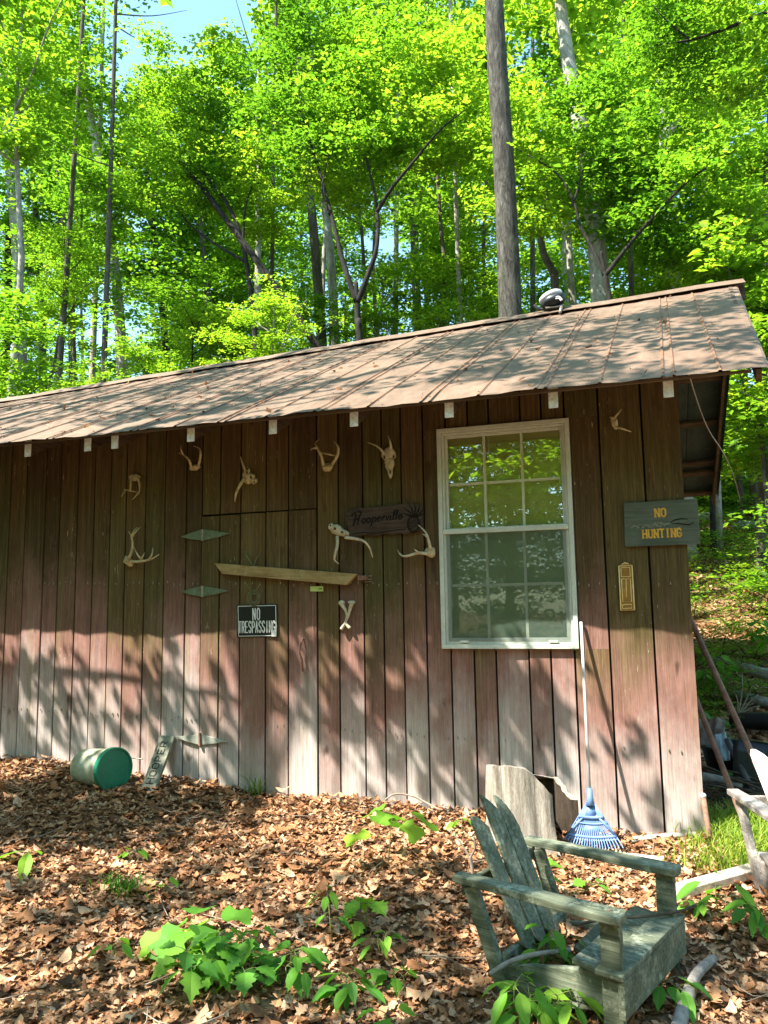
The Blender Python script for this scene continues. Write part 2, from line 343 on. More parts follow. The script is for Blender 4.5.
def fast_mesh(name, V, loops, sizes, mats, smooth=False, mat_idx=None):
    me = bpy.data.meshes.new(name)
    V = np.asarray(V, dtype=np.float32); loops = np.asarray(loops, dtype=np.int32).ravel(); sizes = np.asarray(sizes, dtype=np.int32)
    me.vertices.add(len(V)); me.vertices.foreach_set('co', V.ravel())
    me.loops.add(len(loops)); me.loops.foreach_set('vertex_index', loops)
    me.polygons.add(len(sizes)); st = np.concatenate([[0], np.cumsum(sizes)[:-1]]).astype(np.int32)
    me.polygons.foreach_set('loop_start', st)
    try: me.polygons.foreach_set('loop_total', sizes)
    except Exception: pass
    for m in mats: me.materials.append(m)
    me.update(calc_edges=True)
    me.polygons.foreach_set('use_smooth', np.full(len(sizes), smooth, dtype=bool))
    if mat_idx is not None: me.polygons.foreach_set('material_index', np.asarray(mat_idx, dtype=np.int32))
    me.validate()
    return me

def link(name, me, parent=None):
    o = bpy.data.objects.new(name, me); COL.objects.link(o)
    if parent is not None: o.parent = parent
    ORG[o] = ORG.get(parent, Vector((0, 0, 0)))
    return o

class MB:
    def __init__(s): s.v = []; s.f = []
    def add(s, vs, fs):
        b = len(s.v); s.v += [Vector(p) for p in vs]; s.f += [tuple(b + i for i in f) for f in fs]; return s
    def hexa(s, p):   # 4 bottom (ccw from above), 4 top
        return s.add(p, [(3, 2, 1, 0), (4, 5, 6, 7), (0, 1, 5, 4), (1, 2, 6, 5), (2, 3, 7, 6), (3, 0, 4, 7)])
    def box(s, c, size, rot=None):
        c = Vector(c); h = Vector(size) * 0.5
        P = [Vector((a * h.x, b * h.y, d * h.z)) for d in (-1, 1) for a, b in ((-1, -1), (1, -1), (1, 1), (-1, 1))]
        if rot is not None: P = [rot @ q for q in P]
        return s.hexa([c + q for q in P])
    def beam(s, a, b, wid, thk, side=None):
        """rectangular bar from a to b: wid along 'side', thk along the other normal"""
        a = Vector(a); b = Vector(b); d = (b - a).normalized()
        sd = Vector(side) if side is not None else d.cross(Vector((0, 0, 1)))
        sd = (sd - d * sd.dot(d)).normalized(); nm = d.cross(sd)
        P = []
        for e in (a, b):
            for x, y in ((-1, -1), (1, -1), (1, 1), (-1, 1)): P.append(e + sd * (x * wid / 2) + nm * (y * thk / 2))
        return s.hexa(P)
    def tube(s, pts, radii, n=8, cap=True):
        pts = [Vector(p) for p in pts]
        if isinstance(radii, (int, float)): radii = [radii] * len(pts)
        if len(radii) != len(pts):
            radii = list(np.interp(np.linspace(0, 1, len(pts)), np.linspace(0, 1, len(radii)), radii))
        rings = []; prev = None
        for i, p in enumerate(pts):
            d = (pts[min(i + 1, len(pts) - 1)] - pts[max(i - 1, 0)])
            if d.length < 1e-9: d = Vector((0, 0, 1))
            d.normalize()
            if prev is None:
                a = d.cross(Vector((0.31, 0.2, 0.93)));
                if a.length < 1e-3: a = d.cross(Vector((1, 0, 0)))
            else: a = prev - d * prev.dot(d)
            a.normalize(); prev = a; b = d.cross(a)
            rings.append([p + (a * math.cos(2 * math.pi * k / n) + b * math.sin(2 * math.pi * k / n)) * radii[i] for k in range(n)])
        base = len(s.v); s.v += [q for r in rings for q in r]
        for i in range(len(pts) - 1):
            for k in range(n):
                k2 = (k + 1) % n; s.f.append((base + i * n + k, base + i * n + k2, base + (i + 1) * n + k2, base + (i + 1) * n + k))
        if cap:
            s.f.append(tuple(base + k for k in reversed(range(n)))); s.f.append(tuple(base + (len(pts) - 1) * n + k for k in range(n)))
        return s
    def prism(s, front, off):
        """polygon (3-D points) extruded by vector off"""
        n = len(front); front = [Vector(p) for p in front]; off = Vector(off)
        b = len(s.v); s.v += front + [p + off for p in front]
        s.f.append(tuple(b + i for i in range(n))); s.f.append(tuple(b + n + i for i in reversed(range(n))))
        for i in range(n): s.f.append((b + (i + 1) % n, b + i, b + n + i, b + n + (i + 1) % n))
        return s
    def blob(s, c, size, rng, nu=14, nv=9, amp=0.15, rot=None):
        c = Vector(c); b = len(s.v)
        ph = [rng.uniform(0, 6.28) for _ in range(6)]
        def rr(a, t): return 1 + amp * (math.sin(2 * a + ph[0]) * math.cos(2 * t + ph[1]) + 0.6 * math.sin(4 * a + ph[2] + 3 * t) + 0.4 * math.sin(7 * a + ph[3] - 5 * t))
        for j in range(nv + 1):
            t = math.pi * j / nv
            for i in range(nu):
                a = 2 * math.pi * i / nu; r = rr(a, t)
                q = Vector((math.sin(t) * math.cos(a) * size[0], math.sin(t) * math.sin(a) * size[1], math.cos(t) * size[2])) * (r if 0 < j < nv else 1)
                if rot is not None: q = rot @ q
                s.v.append(c + q)
        for j in range(nv):
            for i in range(nu):
                i2 = (i + 1) % nu; s.f.append((b + j * nu + i, b + (j + 1) * nu + i, b + (j + 1) * nu + i2, b + j * nu + i2))
        return s
    def build(s, name, mat, parent=None, smooth=False, bevel=0.0, solid=0.0):
        org = ORG.get(parent, Vector((0, 0, 0)))
        me = bpy.data.meshes.new(name)
        me.from_pydata([tuple(p - org) for p in s.v], [], s.f)
        me.materials.append(mat)
        me.polygons.foreach_set('use_smooth', [smooth] * len(me.polygons)); me.update()
        o = link(name, me, parent)
        if solid:
            md = o.modifiers.new('thickness', 'SOLIDIFY'); md.thickness = solid; md.offset = -1
        if bevel:
            md = o.modifiers.new('bevel', 'BEVEL'); md.width = bevel; md.segments = 2; md.limit_method = 'ANGLE'
        return o

def merge(name, parts, parent):
    org = ORG.get(parent, Vector((0, 0, 0))); V, F, I = [], [], []
    for k, (mb, m) in enumerate(parts):
        b = len(V); V += [tuple(p - org) for p in mb.v]; F += [tuple(b + i for i in f) for f in mb.f]; I += [k] * len(mb.f)
    me = bpy.data.meshes.new(name); me.from_pydata(V, [], F)
    for _, m in parts: me.materials.append(m)
    me.polygons.foreach_set('material_index', I); me.update()
    return link(name, me, parent)
def dup(root, loc, rz=0.0, sc=None, label=None, group=None):
    c = root.copy(); COL.objects.link(c); c.location = loc; c.rotation_euler = (0, 0, rz)
    if sc: c.scale = sc
    if label: c['label'] = label
    if group: c['group'] = group
    def rec(o, p):
        for ch in list(o.children):
            d = ch.copy(); COL.objects.link(d); d.parent = p; rec(ch, d)
    rec(root, c)
    return c

# ------------------------------------------------------------------ ground
GX = [-40, -12, -9, -5.35, -4.36, -3.47, -2.66, -1.91, -1.23, -0.6, 0, 1.5, 4, 40]
GZ = [1.6, 0.72, 0.55, 0.255, 0.18, 0.11, 0.065, 0.06, 0.045, 0.01, -0.02, -0.06, -0.15, -0.8]
def ground(x, y):
    z = np.interp(x, GX, GZ)
    f = np.clip(-np.asarray(y, float), 0, 9.0); z = z - 0.06 * f + 0.0 * x
    b = np.clip(np.asarray(y, float) - 0.8, 0, 200.0)
    c = np.minimum(b, 19.0); z = z + 0.25 * (c - 2.5 * (1 - np.exp(-c / 2.5))) + 3.2 * (1 - np.exp(-np.clip(b - 19.0, 0, 400) / 13.0))
    z = z + 0.018 * np.sin(2.1 * x + 1.3 * y) * np.cos(1.7 * y - 0.6 * x) + 0.010 * np.sin(5.3 * x - 2.2 * y + 1)
    return z
def gz(x, y): return float(ground(x, y))
def G(px, py, lift=0.0):
    """ground point seen at a pixel"""
    z = 0.0
    for _ in range(12):
        p = at(px, py, 2, z); z = 0.5 * z + 0.5 * gz(p.x, p.y)
    p = at(px, py, 2, z); return Vector((p.x, p.y, gz(p.x, p.y) + lift))

def build_ground():
    def axis(a, b, fine0, fine1, st):
        c = list(np.arange(fine0, fine1 + 1e-6, st)); s = st; x = fine1
        while x < b: s *= 1.25; x += s; c.append(x)
        s = st; x = fine0
        while x > a: s *= 1.25; x -= s; c.insert(0, x)
        return np.array(c)
    X = axis(-150, 150, -7, 3, 0.14); Y = axis(-90, 220, -5, 4, 0.14)
    xx, yy = np.meshgrid(X, Y); zz = ground(xx, yy)
    V = np.stack([xx.ravel(), yy.ravel(), zz.ravel()], 1)
    nx, ny = len(X), len(Y); i, j = np.meshgrid(np.arange(nx - 1), np.arange(ny - 1)); a = (j * nx + i).ravel()
    F = np.stack([a, a + 1, a + nx + 1, a + nx], 1)
    o = link('ground', fast_mesh('ground', V, F, np.full(len(F), 4), [M['soil']], True)); tag(o, kind='structure', label='leafy woodland ground around the shed', cat='ground')
build_ground()

# ------------------------------------------------------------------ the shed
shed = empty('wooden_shed', (0.0, 0.0, 0.0), 'long weathered brown board shed with a rusty metal roof in the woods', 'shed')
XL = -11.2
def ridge_z(x): return 4.455 + 0.033 * x
SL = math.tan(rad(28.6))
def roof_under(x, y):
    if y <= 2.7: return 2.665 + (ridge_z(x) - 2.665) * (y + 0.70) / 3.40
    return ridge_z(x) - (ridge_z(x) - 2.82) * (y - 2.7) / 3.15

win = dict(x0=-1.583, x1=-0.676, z0=1.126, z1=2.646)
door = dict(x0=-3.468, x1=-2.507, z1=2.13)
seams = [-5.166, -4.964, -4.815, -4.639, -4.476, -4.315, -4.165, -3.983, -3.803, -3.609, -3.468, -3.309, -3.133, -2.92, -2.735, -2.507, -2.338, -2.15, -2.003, -1.857, -1.693, -1.525, -1.367, -1.219, -1.001, -0.859, -0.707, -0.487, -0.218, 0.018]
x = -5.166
while x > XL: x -= R.uniform(0.15, 0.21); seams.insert(0, x)

def board(mb, x0, x1, z0, z1, y, lean=0.0, th=0.022):
    g = 0.0065
    d = lean
    mb.hexa([(x0 + g, y, z0), (x1 - g, y, z0), (x1 - g, y + th, z0), (x0 + g, y + th, z0),
             (x0 + g + d, y, z1), (x1 - g + d, y, z1), (x1 - g + d, y + th, z1), (x0 + g + d, y + th, z1)])
wall = MB(); doorb = MB()
for a, b in zip(seams[:-1], seams[1:]):
    y = -0.022 + R.uniform(-0.004, 0.004); top = roof_under(a, -0.02) - 0.01
    bot = gz((a + b) / 2, 0) - 0.15
    cuts = [(a, b, bot, top)]
    if b > win['x0'] and a < win['x1']:
        cuts = [(a, b, bot, win['z0']), (a, b, win['z1'], top)]
        if a < win['x0'] - 0.02: cuts.append((a, win['x0'], win['z0'], win['z1']))
        if b > win['x1'] + 0.02: cuts.append((win['x1'], b, win['z0'], win['z1']))
    if a >= door['x0'] - 0.01 and b <= door['x1'] + 0.01:
        cuts = [(a, b, door['z1'] + 0.012, top)]
        board(doorb, a, b, gz((a + b) / 2, 0) + 0.02, door['z1'] + 0.01 * (a + 3.0), -0.030 + R.uniform(-0.003, 0.003))
    for c in cuts: board(wall, *c, y)
# right gable wall, rear wall, left gable wall (vertical boards under the roof slope)
yy = 0.03
while yy < 5.35:
    y2 = yy + R.uniform(0.17, 0.24); ym = (yy + y2) / 2
    for xx, o in ((0.0, -0.022), (XL, 0.0)):
        z0 = gz(xx, ym) - 0.3; zt0 = roof_under(xx, yy) - 0.01; zt1 = roof_under(xx, y2) - 0.01
        x0 = xx + o; x1 = x0 + 0.022
        wall.hexa([(x0, yy, z0), (x1, yy, z0), (x1, y2 - 0.008, z0), (x0, y2 - 0.008, z0), (x0, yy, zt0), (x1, yy, zt0), (x1, y2 - 0.008, zt1), (x0, y2 - 0.008, zt1)])
    yy = y2
x = XL
while x < 0:
    x2 = min(x + R.uniform(0.18, 0.26), 0.0)
    board(wall, x, x2, gz(x, 5.4) - 0.3, roof_under(x, 5.4) - 0.02, 5.385)
    x = x2
# siding keeps world coordinates for its weathering and painted sunlight: shift so that object x = world x
sd = MB()
def back_panel(x0, x1, z0, z1): sd.hexa([(x0, 0.012, z0), (x1, 0.012, z0), (x1, 0.03, z0), (x0, 0.03, z0), (x0, 0.012, z1), (x1, 0.012, z1), (x1, 0.03, z1), (x0, 0.03, z1)])
back_panel(XL + 0.05, win['x0'] - 0.02, -0.3, 2.9); back_panel(win['x1'] + 0.02, -0.03, -0.3, 2.9)
back_panel(win['x0'] - 0.02, win['x1'] + 0.02, -0.3, win['z0'] - 0.02); back_panel(win['x0'] - 0.02, win['x1'] + 0.02, win['z1'] + 0.02, 2.9)
sd.build('sheathing', M['dark'], shed)
nails = MB()
for a, b in zip(seams[:-1], seams[1:]):
    for row in (1.52, 0.50):
        for t in (0.2, 0.5, 0.8):
            if R.random() < 0.85:
                xx = a + (b - a) * t; zz = row + (0.09 if row > 1 else 0.0) * 0 - 0.045 * xx * 0.6 + R.uniform(-0.012, 0.012)
                if win['x0'] < xx < win['x1'] and win['z0'] < zz < win['z1']: continue
                if xx < -6.2 or xx > -0.05: continue
                nails.box((xx, -0.029, zz), (0.005, 0.006, R.uniform(0.010, 0.022)))
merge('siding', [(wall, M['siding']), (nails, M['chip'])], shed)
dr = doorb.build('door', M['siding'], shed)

# door hardware
def pts_w(lst, y, sx=1.0, sy=1.0, ox=0.0, oy=0.0): return [W(ox + a / sx, oy + b / sy, y) for a, b in lst]
for nm, outl, mt in (('hinge', [(85, 200), (130, 183), (180, 166), (240, 175), (300, 185), (240, 204), (180, 216), (130, 210)], 'hinge'),
                     ('hinge', [(85, 435), (130, 421), (180, 409), (240, 419), (292, 430), (240, 445), (180, 456), (130, 447)], 'hinge')):
    mb = MB().prism(pts_w(outl, -0.044, 4.267, 4.267, 160, 490), (0, 0.009, 0))
    h = mb.build(nm, M[mt], dr, bevel=0.002)
    cx = sum(p[0] for p in outl) / len(outl); cy = sum(p[1] for p in outl) / len(outl)
    k = MB(); a = W(160 + 180 / 4.267, 490 + (cy - 24) / 4.267, -0.048); b = W(160 + 181 / 4.267, 490 + (cy + 24) / 4.267, -0.048)
    k.tube([a, b], 0.011, 8); k.build('hinge_pin', M['steel'], h)
mb = MB().prism(pts_w([(350, 108), (430, 100), (510, 90), (600, 112), (692, 140), (600, 152), (510, 161), (430, 140)], -0.044, 6.4, 6.4, 120, 720), (0, 0.009, 0))
h = mb.build('hinge', M['hinge_pale'], dr, bevel=0.002); h['label'] = 'bleached grey bottom hinge'
MB().tube([W(199.7, 733, -0.048), W(200, 746, -0.048)], 0.011, 8).build('hinge_pin', M['rod'], h)
# rusty latch handle on the door
MB().tube([W(303, 638, -0.035), W(301, 644, -0.06), W(299, 652, -0.065), W(302, 660, -0.06), W(303, 671, -0.04)], [0.006, 0.007, 0.008, 0.009, 0.006], 8).build('latch_handle', M['rod'], dr, True)
# the bar across the door
a = [W(214, 563, -0.075), W(357, 574, -0.075), W(346, 585, -0.075), W(222, 574, -0.075)]
bar = MB().prism(a, (0, 0.045, 0)); bar.build('latch_bar', M['bar'], dr, bevel=0.003)
MB().prism([W(345, 575, -0.076), W(357, 574, -0.076), W(352, 584, -0.076), W(343, 585, -0.076)], (0, 0.0005, 0)) 
MB().box(W(363, 578, -0.04), (0.07, 0.05, 0.035)).build('latch_bracket', M['rod'], dr, bevel=0.004)
mb = MB()
for dy in (0, 3, 5): mb.tube([W(364, 577 + dy, -0.03), W(372, 575.5 + dy * 1.2, -0.045)], 0.003, 6)
mb.build('latch_spring', M['steel'], dr)

# roof ------------------------------------------------
def roof_slope(name, front):
    xs = []; x = XL - 0.35
    ribs = []
    k = -16
    dbl = [-0.071 - 0.71 * i for i in range(16)] + []
    sng = [-0.445 - 0.71 * i for i in range(16)] + [0.199]
    prof = {}
    for c in dbl:
        for d in (-0.028, 0.028): ribs.append(c + d)
    ribs += sng; ribs.sort()
    pts = [(-11.55, 0.0)]
    for c in ribs:
        pts += [(c - 0.013, 0.0), (c - 0.005, 0.008), (c + 0.005, 0.008), (c + 0.013, 0.0)]
    pts += [(0.43, 0.0), (0.447, -0.012), (0.452, -0.05)]
    # extra points between
    full = []
    for p, q in zip(pts[:-1], pts[1:]):
        full.append(p)
        if q[0] - p[0] > 0.2:
            for t in (0.33, 0.66): full.append((p[0] + (q[0] - p[0]) * t, 0.004 * math.sin(9 * (p[0] + t))))
    full.append(pts[-1])
    n = 12; mb = MB(); N = len(full)
    for j in range(n + 1):
        v = j / n
        for (xx, h) in full:
            sk = 0.16 + 0.02 * (xx - 0.3) * 0 + (0.17 if xx > 0.4 else 0)
            if front:
                X = xx + sk * v; y = -0.70 + 3.40 * v; z = 2.676 + (ridge_z(X) - 2.676) * v
                if j == 0: y += 0.012 * math.sin(3.1 * xx) + 0.006 * math.sin(17 * xx); z += 0.004 * math.sin(5 * xx)
            else:
                X = xx + 0.16 + (0.17 if xx > 0.4 else 0); y = 2.7 + 3.15 * v; z = ridge_z(X) + (2.83 - ridge_z(X)) * v
            z += h * 1.0 + 0.006 * math.sin(2.3 * X + 4 * v) * math.sin(3.14 * v)
            mb.v.append(Vector((X, y, z)))
    for j in range(n):
        for i in range(N - 1):
            a = j * N + i; mb.f.append((a, a + 1, a + N + 1, a + N) if front else (a, a + 1, a + N + 1, a + N))
    return mb, ribs
fm, ribs = roof_slope('front', True)
rm, _ = roof_slope('rear', False)
rr = rm.build('roof', M['under'], shed)
# rust lines along the ribs (rolled seams, a strip sitting on each rib)
sm = MB()
for c in ribs:
    P = []
    for v in np.linspace(0, 1, 9):
        X = c + 0.16 * v; y = -0.702 + 3.40 * v; z = 2.676 + (ridge_z(X) - 2.676) * v + 0.0095 + 0.006 * math.sin(2.3 * X + 4 * v) * math.sin(3.14 * v)
        P.append(Vector((X, y, z)))
    for p, q in zip(P[:-1], P[1:]):
        sm.add([p + Vector((-0.005, 0, 0)), p + Vector((0.005, 0, 0)), q + Vector((0.005, 0, 0)), q + Vector((-0.005, 0, 0))], [(0, 1, 2, 3)])
# little nail heads on the roof
nh = MB()
for c in ribs:
    for v in (0.02, 0.2, 0.4, 0.6, 0.8, 0.96):
        X = c + 0.16 * v + R.uniform(-0.02, 0.02); nh.box((X, -0.70 + 3.40 * v, 2.676 + (ridge_z(X) - 2.676) * v + 0.011), (0.009, 0.009, 0.004))
roof = merge('roof', [(fm, M['roof']), (sm, M['rust']), (nh, M['rust'])], shed)
# ridge cap
rc = MB()
capx = list(np.linspace(-11.5, 0.83, 30)); prof = [(-0.17, -0.075), (-0.09, -0.024), (0, 0.03), (0.09, -0.024), (0.17, -0.075)]
for X in capx:
    for dy, dz in prof: rc.v.append(Vector((X, 2.7 + dy, ridge_z(X) + 0.022 + dz + 0.006 * math.sin(6 * X))))
for i in range(len(capx) - 1):
    for k in range(4): a = i * 5 + k; rc.f.append((a, a + 5, a + 6, a + 1))
rc.build('ridge_cap', M['roof'], shed, solid=0.004)
rb = MB().beam((-11.3, 2.7, ridge_z(-11.3) - 0.09), (0.84, 2.7, ridge_z(0.84) - 0.09), 0.05, 0.15, (0, 1, 0)); rb.build('ridge_board', M['purlin'], shed)
# eave board, rake boards, purlins
MB().beam((-11.5, -0.660, 2.672), (0.36, -0.660, 2.672), 0.020, 0.014, (0, 1, 0)).build('eave_board', M['purlin'], shed)
MB().beam((0.405, -0.60, 2.66), (0.70, 2.65, ridge_z(0.72) - 0.06), 0.03, 0.07, (1, 0, 0)).build('rake_board', M['purlin'], shed)
MB().beam((0.715, 2.76, ridge_z(0.72) - 0.085), (0.715, 5.82, 2.745), 0.03, 0.13, (1, 0, 0)).build('rake_board', M['purlin'], shed)
for v in (0.12, 0.34, 0.56, 0.78, 0.84, 0.97):
    y = 2.7 + 3.15 * v; zz = ridge_z(0) + (2.83 - ridge_z(0)) * v - 0.035
    MB().beam((-0.6, y, zz - 0.018), (0.698, y, zz + 0.004), 0.085, 0.035, (0, 1, -0.5)).build('purlin', M['purlin'], shed)
for v in (0.25, 0.5, 0.75):
    y = -0.70 + 3.40 * v; zz = 2.676 + (ridge_z(0) - 2.676) * v - 0.035
    MB().beam((-11.2, y, zz - 0.3 * v), (0.44 + 0.2 * v, y, zz), 0.085, 0.035, (0, 1, 0.5)).build('purlin', M['purlin'], shed)
# rafter tails with pale capped ends
for k, x in enumerate([-7.5, -6.8, -6.1, -5.35] + [at(px, py, 1, -0.60).x for px, py in ((28, 450), (88, 441), (115, 440), (191, 433), (273, 424), (354, 413), (449, 405), (553, 395), (668, 385))]):
    zt = 2.695; sl = (ridge_z(x) - 2.676) / 3.40
    rf = MB(); hgt = 0.105; y0 = -0.595; L = 0.595
    rf.hexa([(x - 0.02, y0, zt - hgt), (x + 0.02, y0, zt - hgt), (x + 0.02, 0.0, zt - hgt + L * sl), (x - 0.02, 0.0, zt - hgt + L * sl),
             (x - 0.02, y0, zt), (x + 0.02, y0, zt), (x + 0.02, 0.0, zt + L * sl), (x - 0.02, 0.0, zt + L * sl)])
    r_ = rf.build('rafter_tail', M['rafter'], shed)
    MB().box((x, -0.601, zt - 0.05), (0.056, 0.010, 0.125)).build('end_cap', M['endgrain'], r_, bevel=0.002)

# window ------------------------------------------------
def frame(mb, x0, x1, z0, z1, wd, y0, y1):
    """four butted members"""
    for (a, b, c, d) in ((x0, x1, z0, z0 + wd), (x0, x1, z1 - wd, z1), (x0, x0 + wd, z0 + wd, z1 - wd), (x1 - wd, x1, z0 + wd, z1 - wd)):
        mb.box(((a + b) / 2, (y0 + y1) / 2, (c + d) / 2), (b - a, y1 - y0, d - c))
wf = MB(); x0, x1, z0, z1 = win['x0'], win['x1'], win['z0'], win['z1']
frame(wf, x0, x1, z0, z1, 0.030, -0.055, 0.03)
frame(wf, x0 + 0.031, x1 - 0.031, z0 + 0.031, z1 - 0.031, 0.014, -0.042, 0.03)
window = wf.build('window', M['vinyl'], shed, bevel=0.003)
zm = 1.920
def sash(nm, a, b, c, d, y, wd, pane, rows=2):
    mb = MB(); frame(mb, a, b, c, d, wd, y - 0.012, y + 0.012); s = mb.build(nm, M['vinyl'], window, bevel=0.002)
    g = MB(); ya = y + 0.002
    g.add([(a + wd, ya, c + wd), (b - wd, ya, c + wd), (b - wd, ya, d - wd), (a + wd, ya, d - wd)], [(0, 1, 2, 3)]); g.build('pane', M[pane], s)
    mt = MB(); W_, H_ = b - a - 2 * wd, d - c - 2 * wd
    for i in (1, 2): mt.box((a + wd + W_ * i / 3, y - 0.004, c + wd + H_ / 2), (0.018, 0.008, H_))
    for i in range(3): mt.box((a + wd + W_ * (i + 0.5) / 3, y - 0.0035, c + wd + H_ * 0.49), (W_ / 3 - 0.019, 0.008, 0.018))
    mt.build('muntin', M['muntin'], s)
    return s
sash('upper_sash', x0 + 0.046, x1 - 0.046, zm - 0.005, z1 - 0.046, -0.002, 0.020, 'pane_up')
ls = sash('lower_sash', x0 + 0.046, x1 - 0.046, z0 + 0.046, zm + 0.022, -0.030, 0.026, 'pane_low')
sc_ = MB(); sc_.add([(x0 + 0.05, -0.047, z0 + 0.05), (x1 - 0.05, -0.047, z0 + 0.05), (x1 - 0.05, -0.047, zm - 0.01), (x0 + 0.05, -0.047, zm - 0.01)], [(0, 1, 2, 3)])
sc_.build('insect_screen', M['screen'], window)
mr = MB().box(((x0 + x1) / 2, -0.052, zm + 0.0), (x1 - x0 - 0.062, 0.016, 0.034)); mr.build('meeting_rail', M['vinyl'], window, bevel=0.003)
for cx_ in (x0 + 0.16, x1 - 0.16): MB().box((cx_, -0.052, z0 + 0.048), (0.06, 0.012, 0.012)).build('tilt_latch', M['vinyl'], window)
cu = MB(); n = 24
for i in range(n + 1):
    xx = x0 + (x1 - x0) * i / n; yy_ = 0.034 + 0.006 * math.sin(i * 1.7)
    cu.v += [Vector((xx, yy_, z0 - 0.05)), Vector((xx, yy_, z1 + 0.05))]
for i in range(n): cu.f.append((2 * i, 2 * i + 2, 2 * i + 3, 2 * i + 1))
cu.build('curtain', M['curtain'], window, True)
MB().box(((x0 + x1) / 2, 0.25, (z0 + z1) / 2), (x1 - x0 + 0.3, 0.02, z1 - z0 + 0.3)).build('interior_backing', M['dark'], window)

# ------------------------------------------------------------------ lettering
GL = {
 'N': [[(0, 0), (0, 1)], [(0, 1), (1, 0)], [(1, 0), (1, 1)]],
 'O': [[(.3, 0), (0, .18), (0, .82), (.3, 1), (.7, 1), (1, .82), (1, .18), (.7, 0), (.3, 0)]],
 'H': [[(0, 0), (0, 1)], [(1, 0), (1, 1)], [(0, .5), (1, .5)]],
 'U': [[(0, 1), (0, .18), (.3, 0), (.7, 0), (1, .18), (1, 1)]],
 'T': [[(.5, 0), (.5, 1)], [(0, 1), (1, 1)]],
 'I': [[(.5, 0), (.5, 1)]],
 'G': [[(1, .8), (.7, 1), (.3, 1), (0, .82), (0, .18), (.3, 0), (.7, 0), (1, .18), (1, .45), (.6, .45)]],
 'R': [[(0, 0), (0, 1), (.7, 1), (1, .85), (1, .62), (.7, .48), (0, .48)], [(.5, .48), (1, 0)]],
 'P': [[(0, 0), (0, 1), (.7, 1), (1, .85), (1, .60), (.7, .45), (0, .45)]],
 'E': [[(1, 0), (0, 0), (0, 1), (1, 1)], [(0, .5), (.75, .5)]],
 'S': [[(1, .82), (.7, 1), (.3, 1), (0, .82), (0, .64), (1, .36), (1, .18), (.7, 0), (.3, 0), (0, .18)]],
 'A': [[(0, 0), (.5, 1), (1, 0)], [(.2, .35), (.8, .35)]],
}
def letters(mb, s, o, rx, up, nrm, cw, ch, gap, st, stencil=False, serif=False):
    """block letters as raised strokes: o lower left corner, rx/up unit vectors"""
    o = Vector(o); k = 0
    for i, c in enumerate(s):
        if c == ' ': continue
        wi = cw * (0.35 if c == 'I' else 1.0)
        x = i * (cw + gap) + (cw - wi) / 2
        for line in GL[c]:
            for (a, b) in zip(line[:-1], line[1:]):
                A = Vector((x + a[0] * wi, a[1] * ch)); B = Vector((x + b[0] * wi, b[1] * ch)); d = (B - A)
                if d.length < 1e-6: continue
                d.normalize(); n = Vector((-d.y, d.x)); k += 1
                ex = st * 0.42
                if stencil and d.length and (B - A).length > ch * 0.55 and c in 'OGUN' and abs(d.x) < 0.3:
                    segs = [(A, A + (B - A) * 0.42), (A + (B - A) * 0.56, B)]
                else: segs = [(A, B)]
                for (p, q) in segs:
                    P = [p - d * ex - n * st / 2, q + d * ex - n * st / 2, q + d * ex + n * st / 2, p - d * ex + n * st / 2]
                    mb.prism([o + rx * e.x + up * e.y + nrm * (0.0012 + 0.00012 * (k % 7)) for e in P], -nrm * 0.0012)
        if serif and c in 'NHITU':
            xs = {'N': (0, 1), 'H': (0, 1), 'I': (.5,), 'T': (.5,), 'U': (0, 1)}[c]
            for sx in xs:
                for sy in (0, 1):
                    if (c == 'U' and sy == 0) or (c == 'T' and sy == 1): continue
                    k += 1
                    q = Vector((x + sx * wi, sy * ch)); h = st * 0.85
                    P = [q + Vector((-h, -st * .22)), q + Vector((h, -st * .22)), q + Vector((h, st * .22)), q + Vector((-h, st * .22))]
                    mb.prism([o + rx * e.x + up * e.y + nrm * (0.0022 + 0.00012 * (k % 5)) for e in P], -nrm * 0.0010)
OUT = Vector((0, -1, 0))
def frame_vecs(p0, p1):
    rx = (Vector(p1) - Vector(p0)).normalized(); return rx, Vector((-rx.z, 0, rx.x))

# no hunting
z8 = lambda X, Y, y=-0.05: W(615 + X / 8.084, 490 + Y / 8.084, y)
c4 = [z8(70, 105), z8(80, 460), z8(690, 435), z8(665, 70)]
nh_ = empty('warning_sign', ((c4[0] + c4[2]) / 2), 'dark green wooden board reading NO HUNTING in gold stencil letters', 'sign')
MB().prism(c4, (0, 0.022, 0)).build('board', M['green_board'], nh_, bevel=0.003)
rx, up = frame_vecs(z8(225, 392), z8(545, 378))
mb = MB(); wd = (z8(540, 380) - z8(222, 392)).length; hh = (z8(225, 325) - z8(225, 388)).length
letters(mb, 'HUNTING', z8(228, 388, -0.0505), rx, up, OUT, wd / 7 * 0.66, hh, wd / 7 * 0.36, hh * 0.20, True, True)
mb.build('lettering', M['gold'], nh_); mb = MB()
wd2 = (z8(415, 210) - z8(322, 216)).length
letters(mb, 'NO', z8(326, 216, -0.0505), rx, up, OUT, wd2 / 2 * 0.70, (z8(325, 152) - z8(325, 214)).length, wd2 / 2 * 0.4, hh * 0.20, True, True)
mb.build('lettering', M['gold'], nh_)
mb = MB(); rs = random.Random(3)
for i in range(26):
    X = 140 + i * 11.5 + rs.uniform(-3, 3); Y = 300 - i * 1.1 + rs.uniform(-12, 12); a = z8(X, Y, -0.0508); L = rs.uniform(0.006, 0.014); an = rs.uniform(-0.9, 0.9)
    d = Vector((math.cos(an), 0, math.sin(an))); mb.beam(a - d * L, a + d * L, 0.004, 0.0012, (0, 0, 1))
mb.build('chipped_patch', M['chip'], nh_)
mb = MB()
mb.tube([z8(450, 262, -0.0508), z8(480, 243, -0.0508), z8(540, 232, -0.0508), z8(590, 235, -0.0508)], [0.002, 0.004, 0.004, 0.002], 6)
